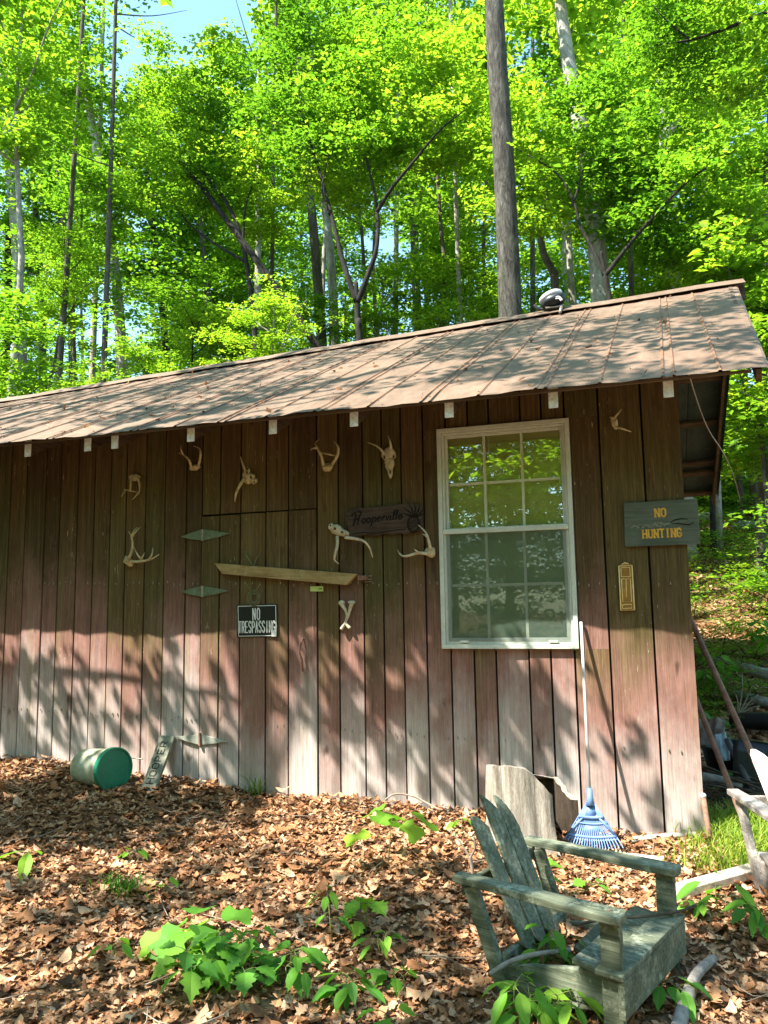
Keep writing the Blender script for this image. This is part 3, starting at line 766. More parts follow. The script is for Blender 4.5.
mb.tube([z8(455, 272, -0.0508), z8(520, 272, -0.0508), z8(600, 282, -0.0508), z8(640, 262, -0.0508)], [0.002, 0.004, 0.004, 0.002], 6)
mb.build('grain_scar', M['carve'], nh_)

# no trespassing
z14 = lambda X, Y, y=-0.042: W(230 + X / 13.96, 595 + Y / 13.96, y)
nt_ = empty('warning_sign', z14(375, 360), 'small black plastic plate reading NO TRESPASSING in white capitals', 'sign')
MB().prism([z14(90, 135), z14(96, 592), z14(668, 580), z14(655, 122)], (0, 0.010, 0)).build('plate', M['black_plate'], nt_, bevel=0.003)
mb = MB(); y_ = -0.0430
ring = [z14(112, 158, y_), z14(120, 575, y_), z14(645, 565, y_), z14(638, 145, y_)]
for i in range(4):
    a, b = ring[i], ring[(i + 1) % 4]; mb.beam(a, b, 0.0045, 0.0012, (0, 0, 1) if abs((b - a).x) > abs((b - a).z) else (1, 0, 0))
mb.build('border', M['white_print'], nt_)
rx, up = frame_vecs(z14(118, 530), z14(640, 520)); mb = MB()
wd = (z14(640, 520) - z14(118, 530)).length; hh = (z14(118, 375) - z14(118, 528)).length
letters(mb, 'TRESPASSING', z14(124, 526, y_), rx, up, OUT, wd / 11 * 0.62, hh, wd / 11 * 0.38, 0.0075)
mb.build('lettering', M['white_print'], nt_); mb = MB()
wd2 = (z14(418, 340) - z14(310, 345)).length
letters(mb, 'NO', z14(320, 345, y_), rx, up, OUT, wd2 / 2 * 0.62, (z14(310, 190) - z14(310, 345)).length, wd2 / 2 * 0.5, 0.008)
mb.build('lettering', M['white_print'], nt_)
MB().prism([z14(575, 495, -0.0445), z14(580, 580, -0.0445), z14(646, 578, -0.0445), z14(642, 490, -0.0445)], (0, 0.0015, 0)).build('sticker', M['white_print'], nt_)

# carved place-name board
z85 = lambda X, Y, y=-0.052: W(340 + X / 8.533, 490 + Y / 8.533, y)
ol = [(50, 185), (90, 162), (200, 150), (320, 140), (440, 128), (560, 115), (640, 118), (690, 125), (702, 160), (700, 220), (696, 280), (690, 340), (650, 352), (610, 358), (570, 374), (540, 376), (510, 368), (480, 370), (450, 383), (430, 386), (405, 376), (380, 370), (350, 378), (320, 392), (300, 396), (270, 384), (240, 376), (200, 384), (150, 393), (90, 396), (78, 370), (75, 340), (60, 300), (62, 270), (45, 230)]
hv = empty('name_board', z85(370, 260), 'dark carved wooden board lettered Hooperville with a pineapple motif', 'sign')
MB().prism([z85(*p) for p in ol], (0, 0.024, 0)).build('board', M['sign_brown'], hv, bevel=0.004)
def text_mesh(body, shear, size, extr, offs=0.0):
    cu_ = bpy.data.curves.new('txt', 'FONT'); cu_.body = body; cu_.shear = shear; cu_.size = size; cu_.extrude = extr; cu_.offset = offs; cu_.resolution_u = 3
    o = bpy.data.objects.new('txt', cu_); COL.objects.link(o); bpy.context.view_layer.update()
    me = bpy.data.meshes.new_from_object(o.evaluated_get(bpy.context.evaluated_depsgraph_get()))
    bpy.data.objects.remove(o); bpy.data.curves.remove(cu_)
    return me
def script_strokes(mb, origin, rx, up, size, y):
    """running-hand letters as round strokes; coordinates in x-heights"""
    S = []
    def arc(cx, cy, r0, r1, a0, a1, n=9): return [(cx + r0 * math.cos(rad(a0 + (a1 - a0) * i / n)), cy + r1 * math.sin(rad(a0 + (a1 - a0) * i / n))) for i in range(n + 1)]
    # H with a flourish
    S += [([(-0.5, 1.55), (-0.35, 1.95), (0.0, 2.15), (0.25, 1.9), (0.28, 1.2), (0.2, 0.4), (0.05, -0.35)], 1.5),
          ([(1.35, 2.1), (1.15, 1.5), (1.02, 0.8), (0.95, 0.1), (1.05, -0.25)], 1.5), ([(0.05, 0.75), (0.5, 0.9), (1.05, 1.0)], 1.2)]
    x = 1.65
    S += [(arc(x + .4, .45, .38, .45, 90, 450), 1.2)]; x += 1.0
    S += [(arc(x + .4, .45, .38, .45, 90, 450), 1.2)]; x += 1.05
    S += [([(x + .1, .95), (x + .05, .2), (x - .02, -0.8)], 1.2), (arc(x + .42, .45, .38, .45, 150, -150), 1.2)]; x += 1.0
    S += [([(x, .45), (x + .7, .52)] + arc(x + .38, .45, .36, .45, 10, 320), 1.1)]; x += 0.95
    S += [([(x + .1, .9), (x + .1, .0)], 1.2), ([(x + .1, .55), (x + .35, .9), (x + .6, .85)], 1.1)]; x += 0.75
    S += [([(x, .9), (x + .3, 0.02), (x + .65, .95)], 1.2)]; x += 0.85
    S += [([(x + .1, .85), (x + .1, .12), (x + .3, .0)], 1.2), ([(x + .14, 1.25), (x + .16, 1.33)], 1.2)]; x += 0.5
    for _ in range(2):
        S += [([(x + .05, .1), (x + .3, 1.1), (x + .32, 1.75), (x + .15, 1.8), (x + .08, 1.2), (x + .1, .2), (x + .35, .02)], 1.1)]; x += 0.55
    S += [([(x, .45), (x + .7, .52)] + arc(x + .38, .45, .36, .45, 10, 320) + [(x + .95, .45)], 1.1)]
    # the small word above
    S += [([(0.42, 2.42), (0.85, 2.48)], .6), ([(0.62, 2.45), (0.58, 2.05)], .6), ([(0.85, 2.5), (0.82, 2.05)], .6), ([(0.83, 2.2), (0.98, 2.25), (1.0, 2.05)], .6), (arc(1.2, 2.16, .11, .11, 0, 320), .6)]
    for i, (line, tw) in enumerate(S):
        P = []
        for (a, b) in line:
            aa = a + 0.22 * b
            p = origin + rx * (aa * size) + up * (b * size); P.append(Vector((p.x, y - 0.0002 * (i % 5), p.z)))
        mb.tube(P, [0.0042 * tw] * len(P), 6)
rx, up = frame_vecs(z85(110, 282), z85(530, 236)); mb = MB()
script_strokes(mb, z85(112, 292), rx, up, (z85(530, 236) - z85(110, 288)).length / 9.7, -0.0528)
mb.build('lettering', M['carve'], hv, True)
mb = MB()
for k, (rxx, rz) in enumerate(((0.045, 0.062), (0.036, 0.050))):
    c = z85(628, 290, -0.0528); mb.tube([c + Vector((rxx * math.cos(a), 0, rz * math.sin(a))) for a in np.linspace(0, 2 * math.pi, 25)], 0.0035, 6)
for i in range(-2, 3):
    c = z85(628, 290, -0.0528); mb.tube([c + Vector((i * 0.016 - 0.02, 0, -0.04 + abs(i) * 0.008)), c + Vector((i * 0.016 + 0.02, 0, 0.04 - abs(i) * 0.008))], 0.0022, 5)
for a, L in ((-1.15, .10), (-.75, .11), (-.35, .12), (0.05, .12), (.45, .115), (.85, .10), (1.2, .09)):
    c = z85(628, 238, -0.0528); d = Vector((math.sin(a), 0, math.cos(a)))
    mb.tube([c, c + d * L * .5 + Vector((0.012, 0, 0)), c + d * L], [0.004, 0.006, 0.001], 6)
mb.tube([z85(100, 378, -0.0528), z85(200, 362, -0.0528), z85(300, 372, -0.0528), z85(420, 350, -0.0528), z85(560, 332, -0.0528)], 0.003, 5)
mb.build('carving', M['carve'], hv, True)
mb = MB()
for (a, b) in (((90, 175), (330, 148)), ((350, 146), (540, 122)), ((100, 356), (260, 348)), ((330, 345), (560, 322)), ((655, 150), (680, 260)), ((560, 150), (600, 200)), ((650, 140), (600, 190))):
    mb.tube([z85(*a, -0.0526), z85((a[0] + b[0]) / 2, (a[1] + b[1]) / 2 + 4, -0.0526), z85(*b, -0.0526)], [0.001, 0.0025, 0.001], 5)
mb.build('worn_edge', M['carve_light'], hv, True)

# gold plaque
z15 = lambda X, Y, y=-0.042: W(600 + X / 15.36, 555 + Y / 15.36, y)
pq = empty('wall_plaque', z15(400, 500), 'narrow gold embossed plaque mounted upright under the green sign', 'plaque')
MB().prism([z15(278, 160), z15(312, 862), z15(542, 852), z15(500, 150), z15(440, 128), z15(400, 104), z15(370, 112), z15(330, 140)], (0, 0.016, 0)).build('plate', M['brass'], pq, bevel=0.003)
mb = MB()
def ring_(pts, r_):
    q = [z15(*p, -0.0435) for p in pts]; mb.tube(q + [q[0]], r_, 6)
ring_([(288, 172), (320, 850), (530, 842), (490, 162)], 0.0045)
ring_([(320, 195), (330, 335), (465, 330), (455, 190)], 0.003)
ring_([(330, 370), (350, 720), (485, 715), (468, 366)], 0.003)
ring_([(343, 765), (347, 822), (490, 815), (485, 758)], 0.003)
mb.tube([z15(398, 375, -0.0435), z15(408, 655, -0.0435)], 0.003, 6)
mb.tube([z15(330, 145, -0.0435), z15(385, 120, -0.0435), z15(440, 140, -0.0435)], 0.004, 6)
mb.build('raised_edge', M['brass_light'], pq, True)
mb = MB(); rs = random.Random(5)
for i in range(4):
    for j in range(4): mb.box(z15(350 + i * 27 + j * 2, 215 + j * 30, -0.0425), (0.009, 0.003, 0.010))
mb.build('relief', M['brass'], pq); mb = MB()
for i in range(6): mb.box(z15(365 + i * 20, 790 - i, -0.0425), (0.006, 0.003, 0.012))
mb.build('relief', M['brass'], pq); mb = MB()
for i in range(3): mb.box(z15(375 + i * 30, 690, -0.0425), (0.012, 0.003, 0.012))
mb.build('relief', M['brass'], pq)

# small tag, coil, cord ---------------------------------------------
tg = empty('paper_tag', W(317, 589.5, -0.04), 'tiny yellow green tag stuck below the wooden bar', 'tag')
MB().prism([W(310, 586.2, -0.036), W(310.3, 591.4, -0.036), W(323.2, 591.4, -0.036), W(323, 586.2, -0.036)], (0, 0.004, 0)).build('card', M['tag'], tg)
mb = MB()
for i in range(3): mb.box(W(319 + i * 1.2, 588.8, -0.0365), (0.005, 0.002, 0.010))
mb.build('print', M['ink'], tg)
co = MB()
for k in range(3):
    c = W(254, 598, -0.05); P = []
    for a in np.linspace(0, 2 * math.pi, 22): P.append(c + Vector(((0.052 - 0.012 * k) * math.cos(a) + 0.003 * k, -0.004 * k, (0.060 - 0.014 * k) * math.sin(a))))
    co.tube(P, 0.0035, 6)
co.tube([W(246, 583, -0.04), W(250, 590, -0.05)], 0.003, 6); co.tube([W(261, 582, -0.04), W(257, 590, -0.05)], 0.003, 6)
tag(co.build('wire_coil', M['wire_green'], None, True), 'small coil of green wire hung below the wooden bar', 'wire')
lp = MB()
lp.tube([W(244, 551, -0.04), W(247, 556, -0.05), W(251, 563, -0.05), W(254, 566, -0.05), W(256, 560, -0.05), W(260, 553, -0.04)], 0.0045, 6)
lp.tube([W(246, 551, -0.04), W(246, 557, -0.045), W(252, 564, -0.05)], 0.004, 6)
tag(lp.build('cord_loop', M['wire_green'], None, True), 'dark loop of cord hanging on the door above the bar', 'cord')

# ------------------------------------------------------------------ antlers and skulls
def smooth_pts(P, n=5):
    P = [Vector(p) for p in P]
    if len(P) < 3: return P
    out = []
    for i in range(len(P) - 1):
        p0 = P[max(i - 1, 0)]; p1 = P[i]; p2 = P[i + 1]; p3 = P[min(i + 2, len(P) - 1)]
        for k in range(n):
            t = k / n; out.append(0.5 * ((2 * p1) + (p2 - p0) * t + (2 * p0 - 5 * p1 + 4 * p2 - p3) * t * t + (3 * p1 - p0 - 3 * p2 + p3) * t ** 3))
    out.append(P[-1]); return out
def antler(label, cx, cy, ox, oy, s, plates, beams, mat='bone', r0=0.0105, name='deer_antlers', cat='antlers', skull=None):
    c = W(ox + cx / s, oy + cy / s, -0.06); e = empty(name, c, label, cat)
    sk = MB()
    for (X, Y, wx, wz, an) in plates:
        p = W(ox + X / s, oy + Y / s, -0.05); sk.blob(p, (wx, 0.026, wz), R, 14, 9, 0.16, Matrix.Rotation(an, 3, 'Y'))
    sk.build('skull' if skull else 'skull_plate', M[mat], e, True)
    for grp in beams:
        b = MB()
        for k, (line, dep) in enumerate(grp):
            P = [W(ox + X / s, oy + Y / s, -0.045 - dep * math.sin(math.pi * min(1.0, 0.15 + 0.8 * i / max(1, len(line) - 1)))) for i, (X, Y) in enumerate(line)]
            P = smooth_pts(P); n = len(P); rr0 = r0 if k == 0 else r0 * 0.72
            b.tube(P, [rr0 * (1.0 - 0.72 * (i / (n - 1)) ** 1.3) for i in range(n)], 8)
        b.build('antler', M[mat], e, True)
    return e
antler('small antler pair hung upside down, higher of two at the left', 165, 250, 100, 430, 4.8, [(167, 228, 0.045, 0.028, 0)],
       [[([(150, 232), (147, 262), (145, 288), (140, 295)], 0.05), ([(118, 286), (150, 293), (190, 300)], 0.05), ([(122, 290), (112, 304), (103, 320)], 0.06)],
        [([(182, 230), (189, 258), (190, 285), (186, 300)], 0.05), ([(186, 300), (170, 318), (155, 335)], 0.06)]], r0=0.0095)
antler('antler pair on a skull plate just below the third rafter from left', 440, 140, 100, 430, 4.8, [(455, 180, 0.042, 0.024, -0.1)],
       [[([(438, 178), (430, 150), (415, 130), (395, 115), (376, 110)], 0.08), ([(400, 118), (388, 92), (388, 70)], 0.1)],
        [([(472, 172), (480, 140), (483, 110), (476, 88), (448, 77)], 0.08)]])
antler('large many tined antler set low on the far left boards', 180, 570, 100, 430, 4.8, [(138, 632, 0.05, 0.030, 0.8)],
       [[([(135, 625), (150, 590), (156, 555), (152, 515), (138, 488)], 0.07), ([(150, 512), (163, 485), (180, 467)], 0.08), ([(150, 520), (172, 488), (196, 465)], 0.09)],
        [([(150, 630), (185, 632), (215, 628), (250, 618), (284, 596)], 0.07), ([(205, 627), (180, 598), (160, 558)], 0.09), ([(232, 624), (248, 600), (254, 566)], 0.09), ([(190, 628), (206, 606), (214, 588)], 0.07)]], r0=0.0125)
sk4 = antler('weathered skull with one antler pointing down, left of centre top', 700, 230, 100, 430, 4.8, [(716, 232, 0.050, 0.040, -0.3), (738, 244, 0.028, 0.024, 0.2), (703, 212, 0.026, 0.034, 0.3)],
       [[([(692, 235), (672, 265), (655, 300), (650, 325), (647, 346)], 0.05)], [([(706, 212), (696, 190), (684, 160), (674, 128)], 0.03), ([(712, 205), (716, 190), (708, 178)], 0.05)]], skull=True, r0=0.0125)
antler('antler pair with a cross tine mounted near the eave at centre', 382, 220, 200, 380, 3.0, [(382, 262, 0.048, 0.030, 0)],
       [[([(370, 255), (364, 228), (354, 208), (346, 190), (357, 178)], 0.08), ([(352, 206), (342, 204), (332, 210)], 0.09)],
        [([(397, 252), (412, 228), (415, 205), (408, 190), (398, 181)], 0.08), ([(366, 218), (390, 224), (412, 228)], 0.09)]], r0=0.012)
sk6 = antler('long nosed deer skull with two spike antlers beside the window top', 568, 240, 200, 380, 3.0, [(566, 222, 0.052, 0.050, 0), (569, 252, 0.036, 0.055, 0), (571, 278, 0.018, 0.040, 0)],
       [[([(552, 224), (544, 210), (530, 198), (503, 187)], 0.05)], [([(573, 205), (571, 188), (564, 167)], 0.05)]], mat='bone_pale', skull=True)
sk7 = antler('upside down antlers on a torn skull cap under the carved board left end', 440, 480, 200, 380, 3.0, [(412, 450, 0.060, 0.036, 0.5), (394, 440, 0.022, 0.024, 0), (434, 460, 0.035, 0.024, 0.3)],
       [[([(412, 470), (412, 495), (405, 525), (404, 540), (417, 552)], 0.06)], [([(435, 472), (470, 477), (492, 484), (508, 502), (518, 532)], 0.06)]], mat='bone_pale', r0=0.0125)
antler('sideways antlers under the carved board right end by the window', 660, 490, 200, 380, 3.0, [(692, 516, 0.036, 0.034, 0.7)],
       [[([(692, 510), (686, 482), (676, 456), (655, 435)], 0.07), ([(684, 476), (676, 466), (668, 462)], 0.1)],
        [([(684, 522), (655, 519), (622, 528), (604, 526), (592, 510)], 0.07), ([(658, 520), (648, 512), (642, 507)], 0.1)]], mat='bone_pale', r0=0.0115)
antler('tiny antler piece nailed above the green sign', 205, 232, 560, 360, 3.659, [(200, 230, 0.022, 0.044, -0.2)],
       [[([(198, 212), (212, 196), (226, 180)], 0.04), ([(196, 216), (188, 210), (181, 210)], 0.04)], [([(206, 246), (230, 252), (260, 263)], 0.04)]], mat='bone', r0=0.009)
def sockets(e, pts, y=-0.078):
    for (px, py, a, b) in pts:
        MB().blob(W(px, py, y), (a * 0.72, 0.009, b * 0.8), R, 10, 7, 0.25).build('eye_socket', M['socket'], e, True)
sockets(sk6, [(200 + 553 / 3, 380 + 232 / 3, 0.010, 0.014), (200 + 581 / 3, 380 + 230 / 3, 0.010, 0.014), (200 + 571 / 3, 380 + 275 / 3, 0.007, 0.016)])
sockets(sk4, [(100 + 724 / 4.8, 430 + 226 / 4.8, 0.012, 0.012), (100 + 741 / 4.8, 430 + 250 / 4.8, 0.007, 0.006), (100 + 706 / 4.8, 430 + 206 / 4.8, 0.008, 0.012)])
sockets(sk7, [(200 + 405 / 3, 380 + 446 / 3, 0.014, 0.010), (200 + 426 / 3, 380 + 456 / 3, 0.014, 0.009), (200 + 391 / 3, 380 + 436 / 3, 0.008, 0.007)])
# crossed leg bones
lb = empty('leg_bones', W(345, 612, -0.06), 'pair of crossed white leg bones under the wooden bar end', 'bones')
for L, kn in (([(425, 672), (436, 690), (441, 705), (436, 728), (424, 748)], (425, 668)), ([(455, 672), (449, 690), (445, 708), (437, 728), (450, 745)], (455, 668))):
    P = smooth_pts([W(200 + a / 3.0, 380 + b / 3.0, -0.05) for a, b in L]); n = len(P)
    b = MB().tube(P, [0.0165 - 0.006 * math.sin(math.pi * min(1, i / n * 1.1)) - 0.004 * i / n for i in range(n)], 8)
    b.blob(W(200 + kn[0] / 3.0, 380 + kn[1] / 3.0, -0.05), (0.026, 0.02, 0.016), R, 12, 8, 0.15); b.build('bone', M['bone_pale'], lb, True)

# ------------------------------------------------------------------ things along the foot of the wall
# bucket on its side
bax = Vector((0.95, -0.30, 0.05)).normalized(); blid = W(113.5, 769, -0.34); bl = 0.36
bk = empty('plastic_bucket', blid - bax * bl / 2, 'dirty translucent bucket with a green lid lying on its side by the wall', 'bucket')
q = bax.to_track_quat('Z', 'Y').to_matrix()
mb = MB(); prof = [(0, -bl, 0.0), (1, -bl, 0.118), (2, -bl + 0.01, 0.126), (3, -bl * .5, 0.134), (4, -0.03, 0.140), (5, -0.03, 0.147), (6, -0.018, 0.147), (7, -0.018, 0.141), (8, 0, 0.141)]
n = 40
for (_, zz, rr_) in prof:
    for k in range(n): a = 2 * math.pi * k / n; mb.v.append(blid + q @ Vector((rr_ * math.cos(a), rr_ * math.sin(a), zz)))
for j in range(len(prof) - 1):
    for k in range(n): k2 = (k + 1) % n; mb.f.append((j * n + k, j * n + k2, (j + 1) * n + k2, (j + 1) * n + k))
mb.build('bucket_body', M['bucket'], bk, True)
mb = MB(); prof = [(-0.022, 0.143), (-0.022, 0.152), (0.016, 0.153), (0.020, 0.149), (0.020, 0.140), (0.008, 0.136), (0.008, 0.0)]
for (zz, rr_) in prof:
    for k in range(n): a = 2 * math.pi * k / n; mb.v.append(blid + q @ Vector((rr_ * math.cos(a), rr_ * math.sin(a), zz)))
for j in range(len(prof) - 1):
    for k in range(n): k2 = (k + 1) % n; mb.f.append((j * n + k, j * n + k2, (j + 1) * n + k2, (j + 1) * n + k))
mb.build('lid', M['lid'], bk, bevel=0.0)
MB().tube(smooth_pts([W(124, 757, -0.22), W(132, 758, -0.12), W(143, 759, -0.1)]), 0.004, 6).build('bail_handle', M['steel'], bk, True)

# leaning name plank
hp = empty('name_plank', W(150, 789, -0.3), 'short grey plank lettered HOOPER leaning against the wall', 'sign')
B0, B1, T1, T0 = W(140.3, 789.5, -0.30), W(153.6, 791.5, -0.30), W(174.7, 735.6, -0.055), W(159.8, 735.2, -0.055)
nr = (B1 - B0).cross(T0 - B0).normalized(); nr = nr if nr.y < 0 else -nr
ext = (B0 - T0) * 0.18
MB().prism([B0 + ext, B1 + ext, T1, T0], -nr * 0.03).build('plank', M['plank'], hp, bevel=0.004)
rx = ((T0 + T1) / 2 - (B0 + B1) / 2).normalized(); upv = nr.cross(rx).normalized()
wid = (B1 - B0).length; ln = ((T0 + T1) / 2 - (B0 + B1) / 2).length
mb = MB(); o_ = (B0 + B1) / 2 + rx * ln * 0.12 - upv * wid * 0.22
letters(mb, 'HOOPER', o_ + nr * 0.001, rx, upv, nr, ln * 0.80 / 6 * 0.66, wid * 0.46, ln * 0.80 / 6 * 0.34, 0.008)
mb.build('lettering', M['ink'], hp)
# hollow stump
ST = Vector((-0.995, -0.31, 0))
ST.z = gz(ST.x, ST.y)
stp = empty('hollow_stump', ST, 'bleached hollow tree stump standing against the wall behind the chair', 'stump')
def stump_shell(inner):
    mb = MB(); nu, nv = 46, 14; rs = random.Random(4)
    ph = [rs.uniform(0, 6.28) for _ in range(5)]
    A0, A1 = rad(6), rad(312)      # broken open on the side away from the sun
    rows = []
    for j in range(nv + 1):
        v = j / nv; row = []
        for i in range(nu + 1):
            a = A0 + (A1 - A0) * i / nu
            a_ = a
            r0 = 0.236 + 0.020 * math.sin(3 * a + ph[0]) + 0.010 * math.sin(7 * a + ph[1] + v) + 0.006 * math.sin(15 * a + ph[2] + 3 * v) + 0.004 * math.sin(29 * a + 5 * v)
            r0 *= 1.12 - 0.10 * v + 0.18 * math.exp(-9 * v)
            top = 0.395 - 0.065 * math.sin(a) - 0.015 * math.cos(a) + 0.004 * math.sin(9 * a) + 0.003 * math.sin(23 * a + 1)
            c = math.cos(a - rad(340)); top -= 0.30 * max(0, c - 0.35) ** 1.3
            r = r0 - (0.035 + 0.006 * math.sin(11 * a)) * (1 if inner else 0)
            row.append(Vector((ST.x + r * math.cos(a) * 1.05, ST.y + r * math.sin(a) * 0.9, ST.z - 0.06 + (top + 0.06) * v)))
        rows.append(row)
    return rows
ro, ri = stump_shell(False), stump_shell(True); nu = len(ro[0]) - 1; nv = len(ro) - 1
mb = MB(); mb.v = [p for r in ro for p in r]
for j in range(nv):
    for i in range(nu): a = j * (nu + 1) + i; mb.f.append((a, a + 1, a + nu + 2, a + nu + 1))
b0 = len(mb.v); mb.v += [p for p in ro[nv]] + [p for p in ri[nv]]
for i in range(nu): mb.f.append((b0 + i, b0 + i + 1, b0 + nu + 1 + i + 1, b0 + nu + 1 + i))
b0 = len(mb.v); mb.v.append(Vector((ST.x - 0.02, ST.y, ST.z + 0.385))); mb.v += [p for p in ri[nv]]
for i in range(6, nu - 8): mb.f.append((b0, b0 + 1 + i, b0 + 2 + i))
mb.build('outer_wood', M['stump'], stp, True)
mb = MB(); mb.v = [p for r in ri for p in r]
for j in range(nv):
    for i in range(nu): a = j * (nu + 1) + i; mb.f.append((a + 1, a, a + nu + 1, a + nu + 2))
for e in (0, nu):
    b0 = len(mb.v); mb.v += [ro[j][e] for j in range(nv + 1)] + [ri[j][e] for j in range(nv + 1)]
    for j in range(nv): mb.f.append((b0 + j, b0 + j + 1, b0 + nv + 1 + j + 1, b0 + nv + 1 + j))
mb.build('hollow_core', M['stump_in'], stp, True)

# leaf rake
rkb = W(590, 843, -0.42); hb = W(590, 797, -0.30); ht = W(581, 622, -0.045)
rk = empty('leaf_rake', rkb, 'blue plastic leaf rake with a white handle leaning on the wall', 'rake')
MB().tube([hb, hb + (ht - hb) * 0.5, ht], 0.0092, 12).build('handle', M['white_pole'], rk, True)
axis = (hb - ht).normalized(); side = Vector((1, 0, 0)); side = (side - axis * side.dot(axis)).normalized()
fwd = axis.cross(side); fwd = fwd if fwd.y < 0 else -fwd
mb = MB()
mb.tube([hb - axis * 0.05, hb + axis * 0.005, hb + axis * 0.05], [0.017, 0.019, 0.026], 12)
fan = [hb + axis * 0.03 - side * 0.016, hb + axis * 0.03 + side * 0.016, hb + axis * 0.125 + side * 0.06, hb + axis * 0.125 - side * 0.06]
mb.build('collar', M['blue'], rk, True)
mb = MB(); NTN = 21
L1 = (rkb - hb).length + 0.02
def fanpt(t, d, lift=0.0):
    an = t * 0.62
    return hb + axis * (d * math.cos(an * 0.55)) + side * (math.tan(an) * d * 0.86) + fwd * lift
for i in range(NTN):
    t = -1 + 2 * i / (NTN - 1)
    P = [fanpt(t, 0.03), fanpt(t, 0.12), fanpt(t, L1 * 0.8, 0.005), fanpt(t, L1 * 0.97, 0.03), fanpt(t, L1 * 1.02, 0.075)]
    mb.tube(P, [0.004, 0.0045, 0.0042, 0.0036, 0.0028], 6)
mb.build('tines', M['blue'], rk, True)
mb = MB()
for d, r_ in ((0.115, 0.011), (0.15, 0.006), (L1 * 0.80, 0.010), (L1 * 0.86, 0.006)):
    mb.tube([fanpt(t, d, 0.006) for t in np.linspace(-1, 1, 15)], r_, 6)
for t in (-1, 1): mb.tube([fanpt(t * 0.55, 0.10, 0.006), fanpt(t, L1 * 0.8, 0.006)], 0.008, 6)
plate = [fanpt(-0.55, 0.04, 0.002), fanpt(0.55, 0.04, 0.002), fanpt(0.62, 0.115, 0.002), fanpt(-0.62, 0.115, 0.002)]
mb.prism(plate, fwd * 0.006)
p2 = [fanpt(-0.42, 0.16, 0.002), fanpt(0.42, 0.16, 0.002), fanpt(0.5, L1 * 0.7, 0.002), fanpt(-0.5, L1 * 0.7, 0.002)]
mb.prism(p2, fwd * 0.004)
mb.build('brace', M['blue'], rk, True)

# planks and sticks at the wall's right foot
def stick(name, label, cat, P, rr_, mat, n=8, sm=True, group=None):
    return tag(MB().tube(smooth_pts(P, 4) if len(P) > 2 else P, rr_, n).build(name, M[mat], None, sm), label, cat, group)
a, b = G(612, 862, 0.03), G(664, 868, 0.03)
tag(MB().beam(a, b, 0.11, 0.03, (0, 1, 0)).build('loose_plank', M['plank_x'], None, bevel=0.004), 'short loose plank lying in the leaves just behind the far chair arm', 'plank')
a, b = G(632, 845, 0.03), G(735, 841, 0.04)
stick('wooden_pole', 'long thin pole lying along the foot of the wall corner', 'pole', [a, (a + b) / 2 + Vector((0, 0, 0.01)), b], 0.018, 'plank_x')
ss = empty('wooden_stake', G(712, 848), 'thin brown stake with a white top standing at the wall corner', 'stake')
st0, st1 = G(713, 852, -0.05), W(703, 796, -0.06)
MB().tube([st0, st1], [0.016, 0.015], 10).build('stake', M['rod'], ss, True)
MB().blob(st1, (0.02, 0.02, 0.018), R, 12, 8, 0.05).build('cap', M['white_pole'], ss, True)
a, b = G(672, 897, 0.02), G(762, 878, 0.05)
tag(MB().beam(a, b, 0.10, 0.045, (0, 1, 0)).build('old_rail', M['plank_x'], None, bevel=0.006), 'weathered board lying on the leaves between the two chairs', 'board')
# two pipes leaning on the gable wall
p0, p1 = at(757, 765, 1, 0.25), Vector((0.03, 0.9, 1.36)); p0.z = max(p0.z, gz(p0.x, p0.y))
d = (p0 - p1).normalized(); k = (p0.z - gz(p0.x, p0.y)) / max(0.05, -d.z)
stick('iron_pipe', 'longer rusty pipe leaning on the right end wall', 'pipe', [p1, (p1 + p0) / 2, p0 + d * min(k, 0.75)], 0.021, 'rod')
p1 = Vector((0.03, 0.45, 0.78)); p0 = at(740, 812, 1, 0.1); d = (p0 - p1).normalized()
stick('iron_pipe', 'shorter rusty pipe leaning low on the right end wall', 'pipe', [p1, (p1 + p0) / 2, p0 + d * 0.10], 0.019, 'rod')
# dead branch bottom right, forked twig left of chair, twigs
stick('fallen_branch', 'thick grey branch lying beside the green chair front', 'branch', [G(676, 1045, 0.03), G(688, 1010, 0.045), G(697, 988, 0.05), G(714, 966, 0.03)], [0.026, 0.027, 0.022, 0.018], 'branch', 10)
tw = MB(); b_ = G(474, 890, 0.0)
T_ = lambda px, py: W(px, py, b_.y)
tw.tube(smooth_pts([b_, T_(472, 868), T_(470, 856)]), [0.009] * 9, 7); tw.tube(smooth_pts([T_(470, 858), T_(463, 846), T_(455, 836), T_(447, 830)]), [0.007 - 0.0004 * i for i in range(16)], 6)
tw.tube(smooth_pts([T_(470, 858), T_(475, 848), T_(474, 836)]), [0.006] * 11, 6)
tag(tw.build('forked_twig', M['twig'], None, True), 'pale forked twig standing upright left of the green chair', 'twig')
stick('bent_twig', 'pale twig arching over the leaves at the wall foot', 'twig', [W(385, 800, -0.25), W(395, 794, -0.22), W(412, 796, -0.2), W(425, 802, -0.2), W(440, 810, -0.3)], 0.006, 'twig')

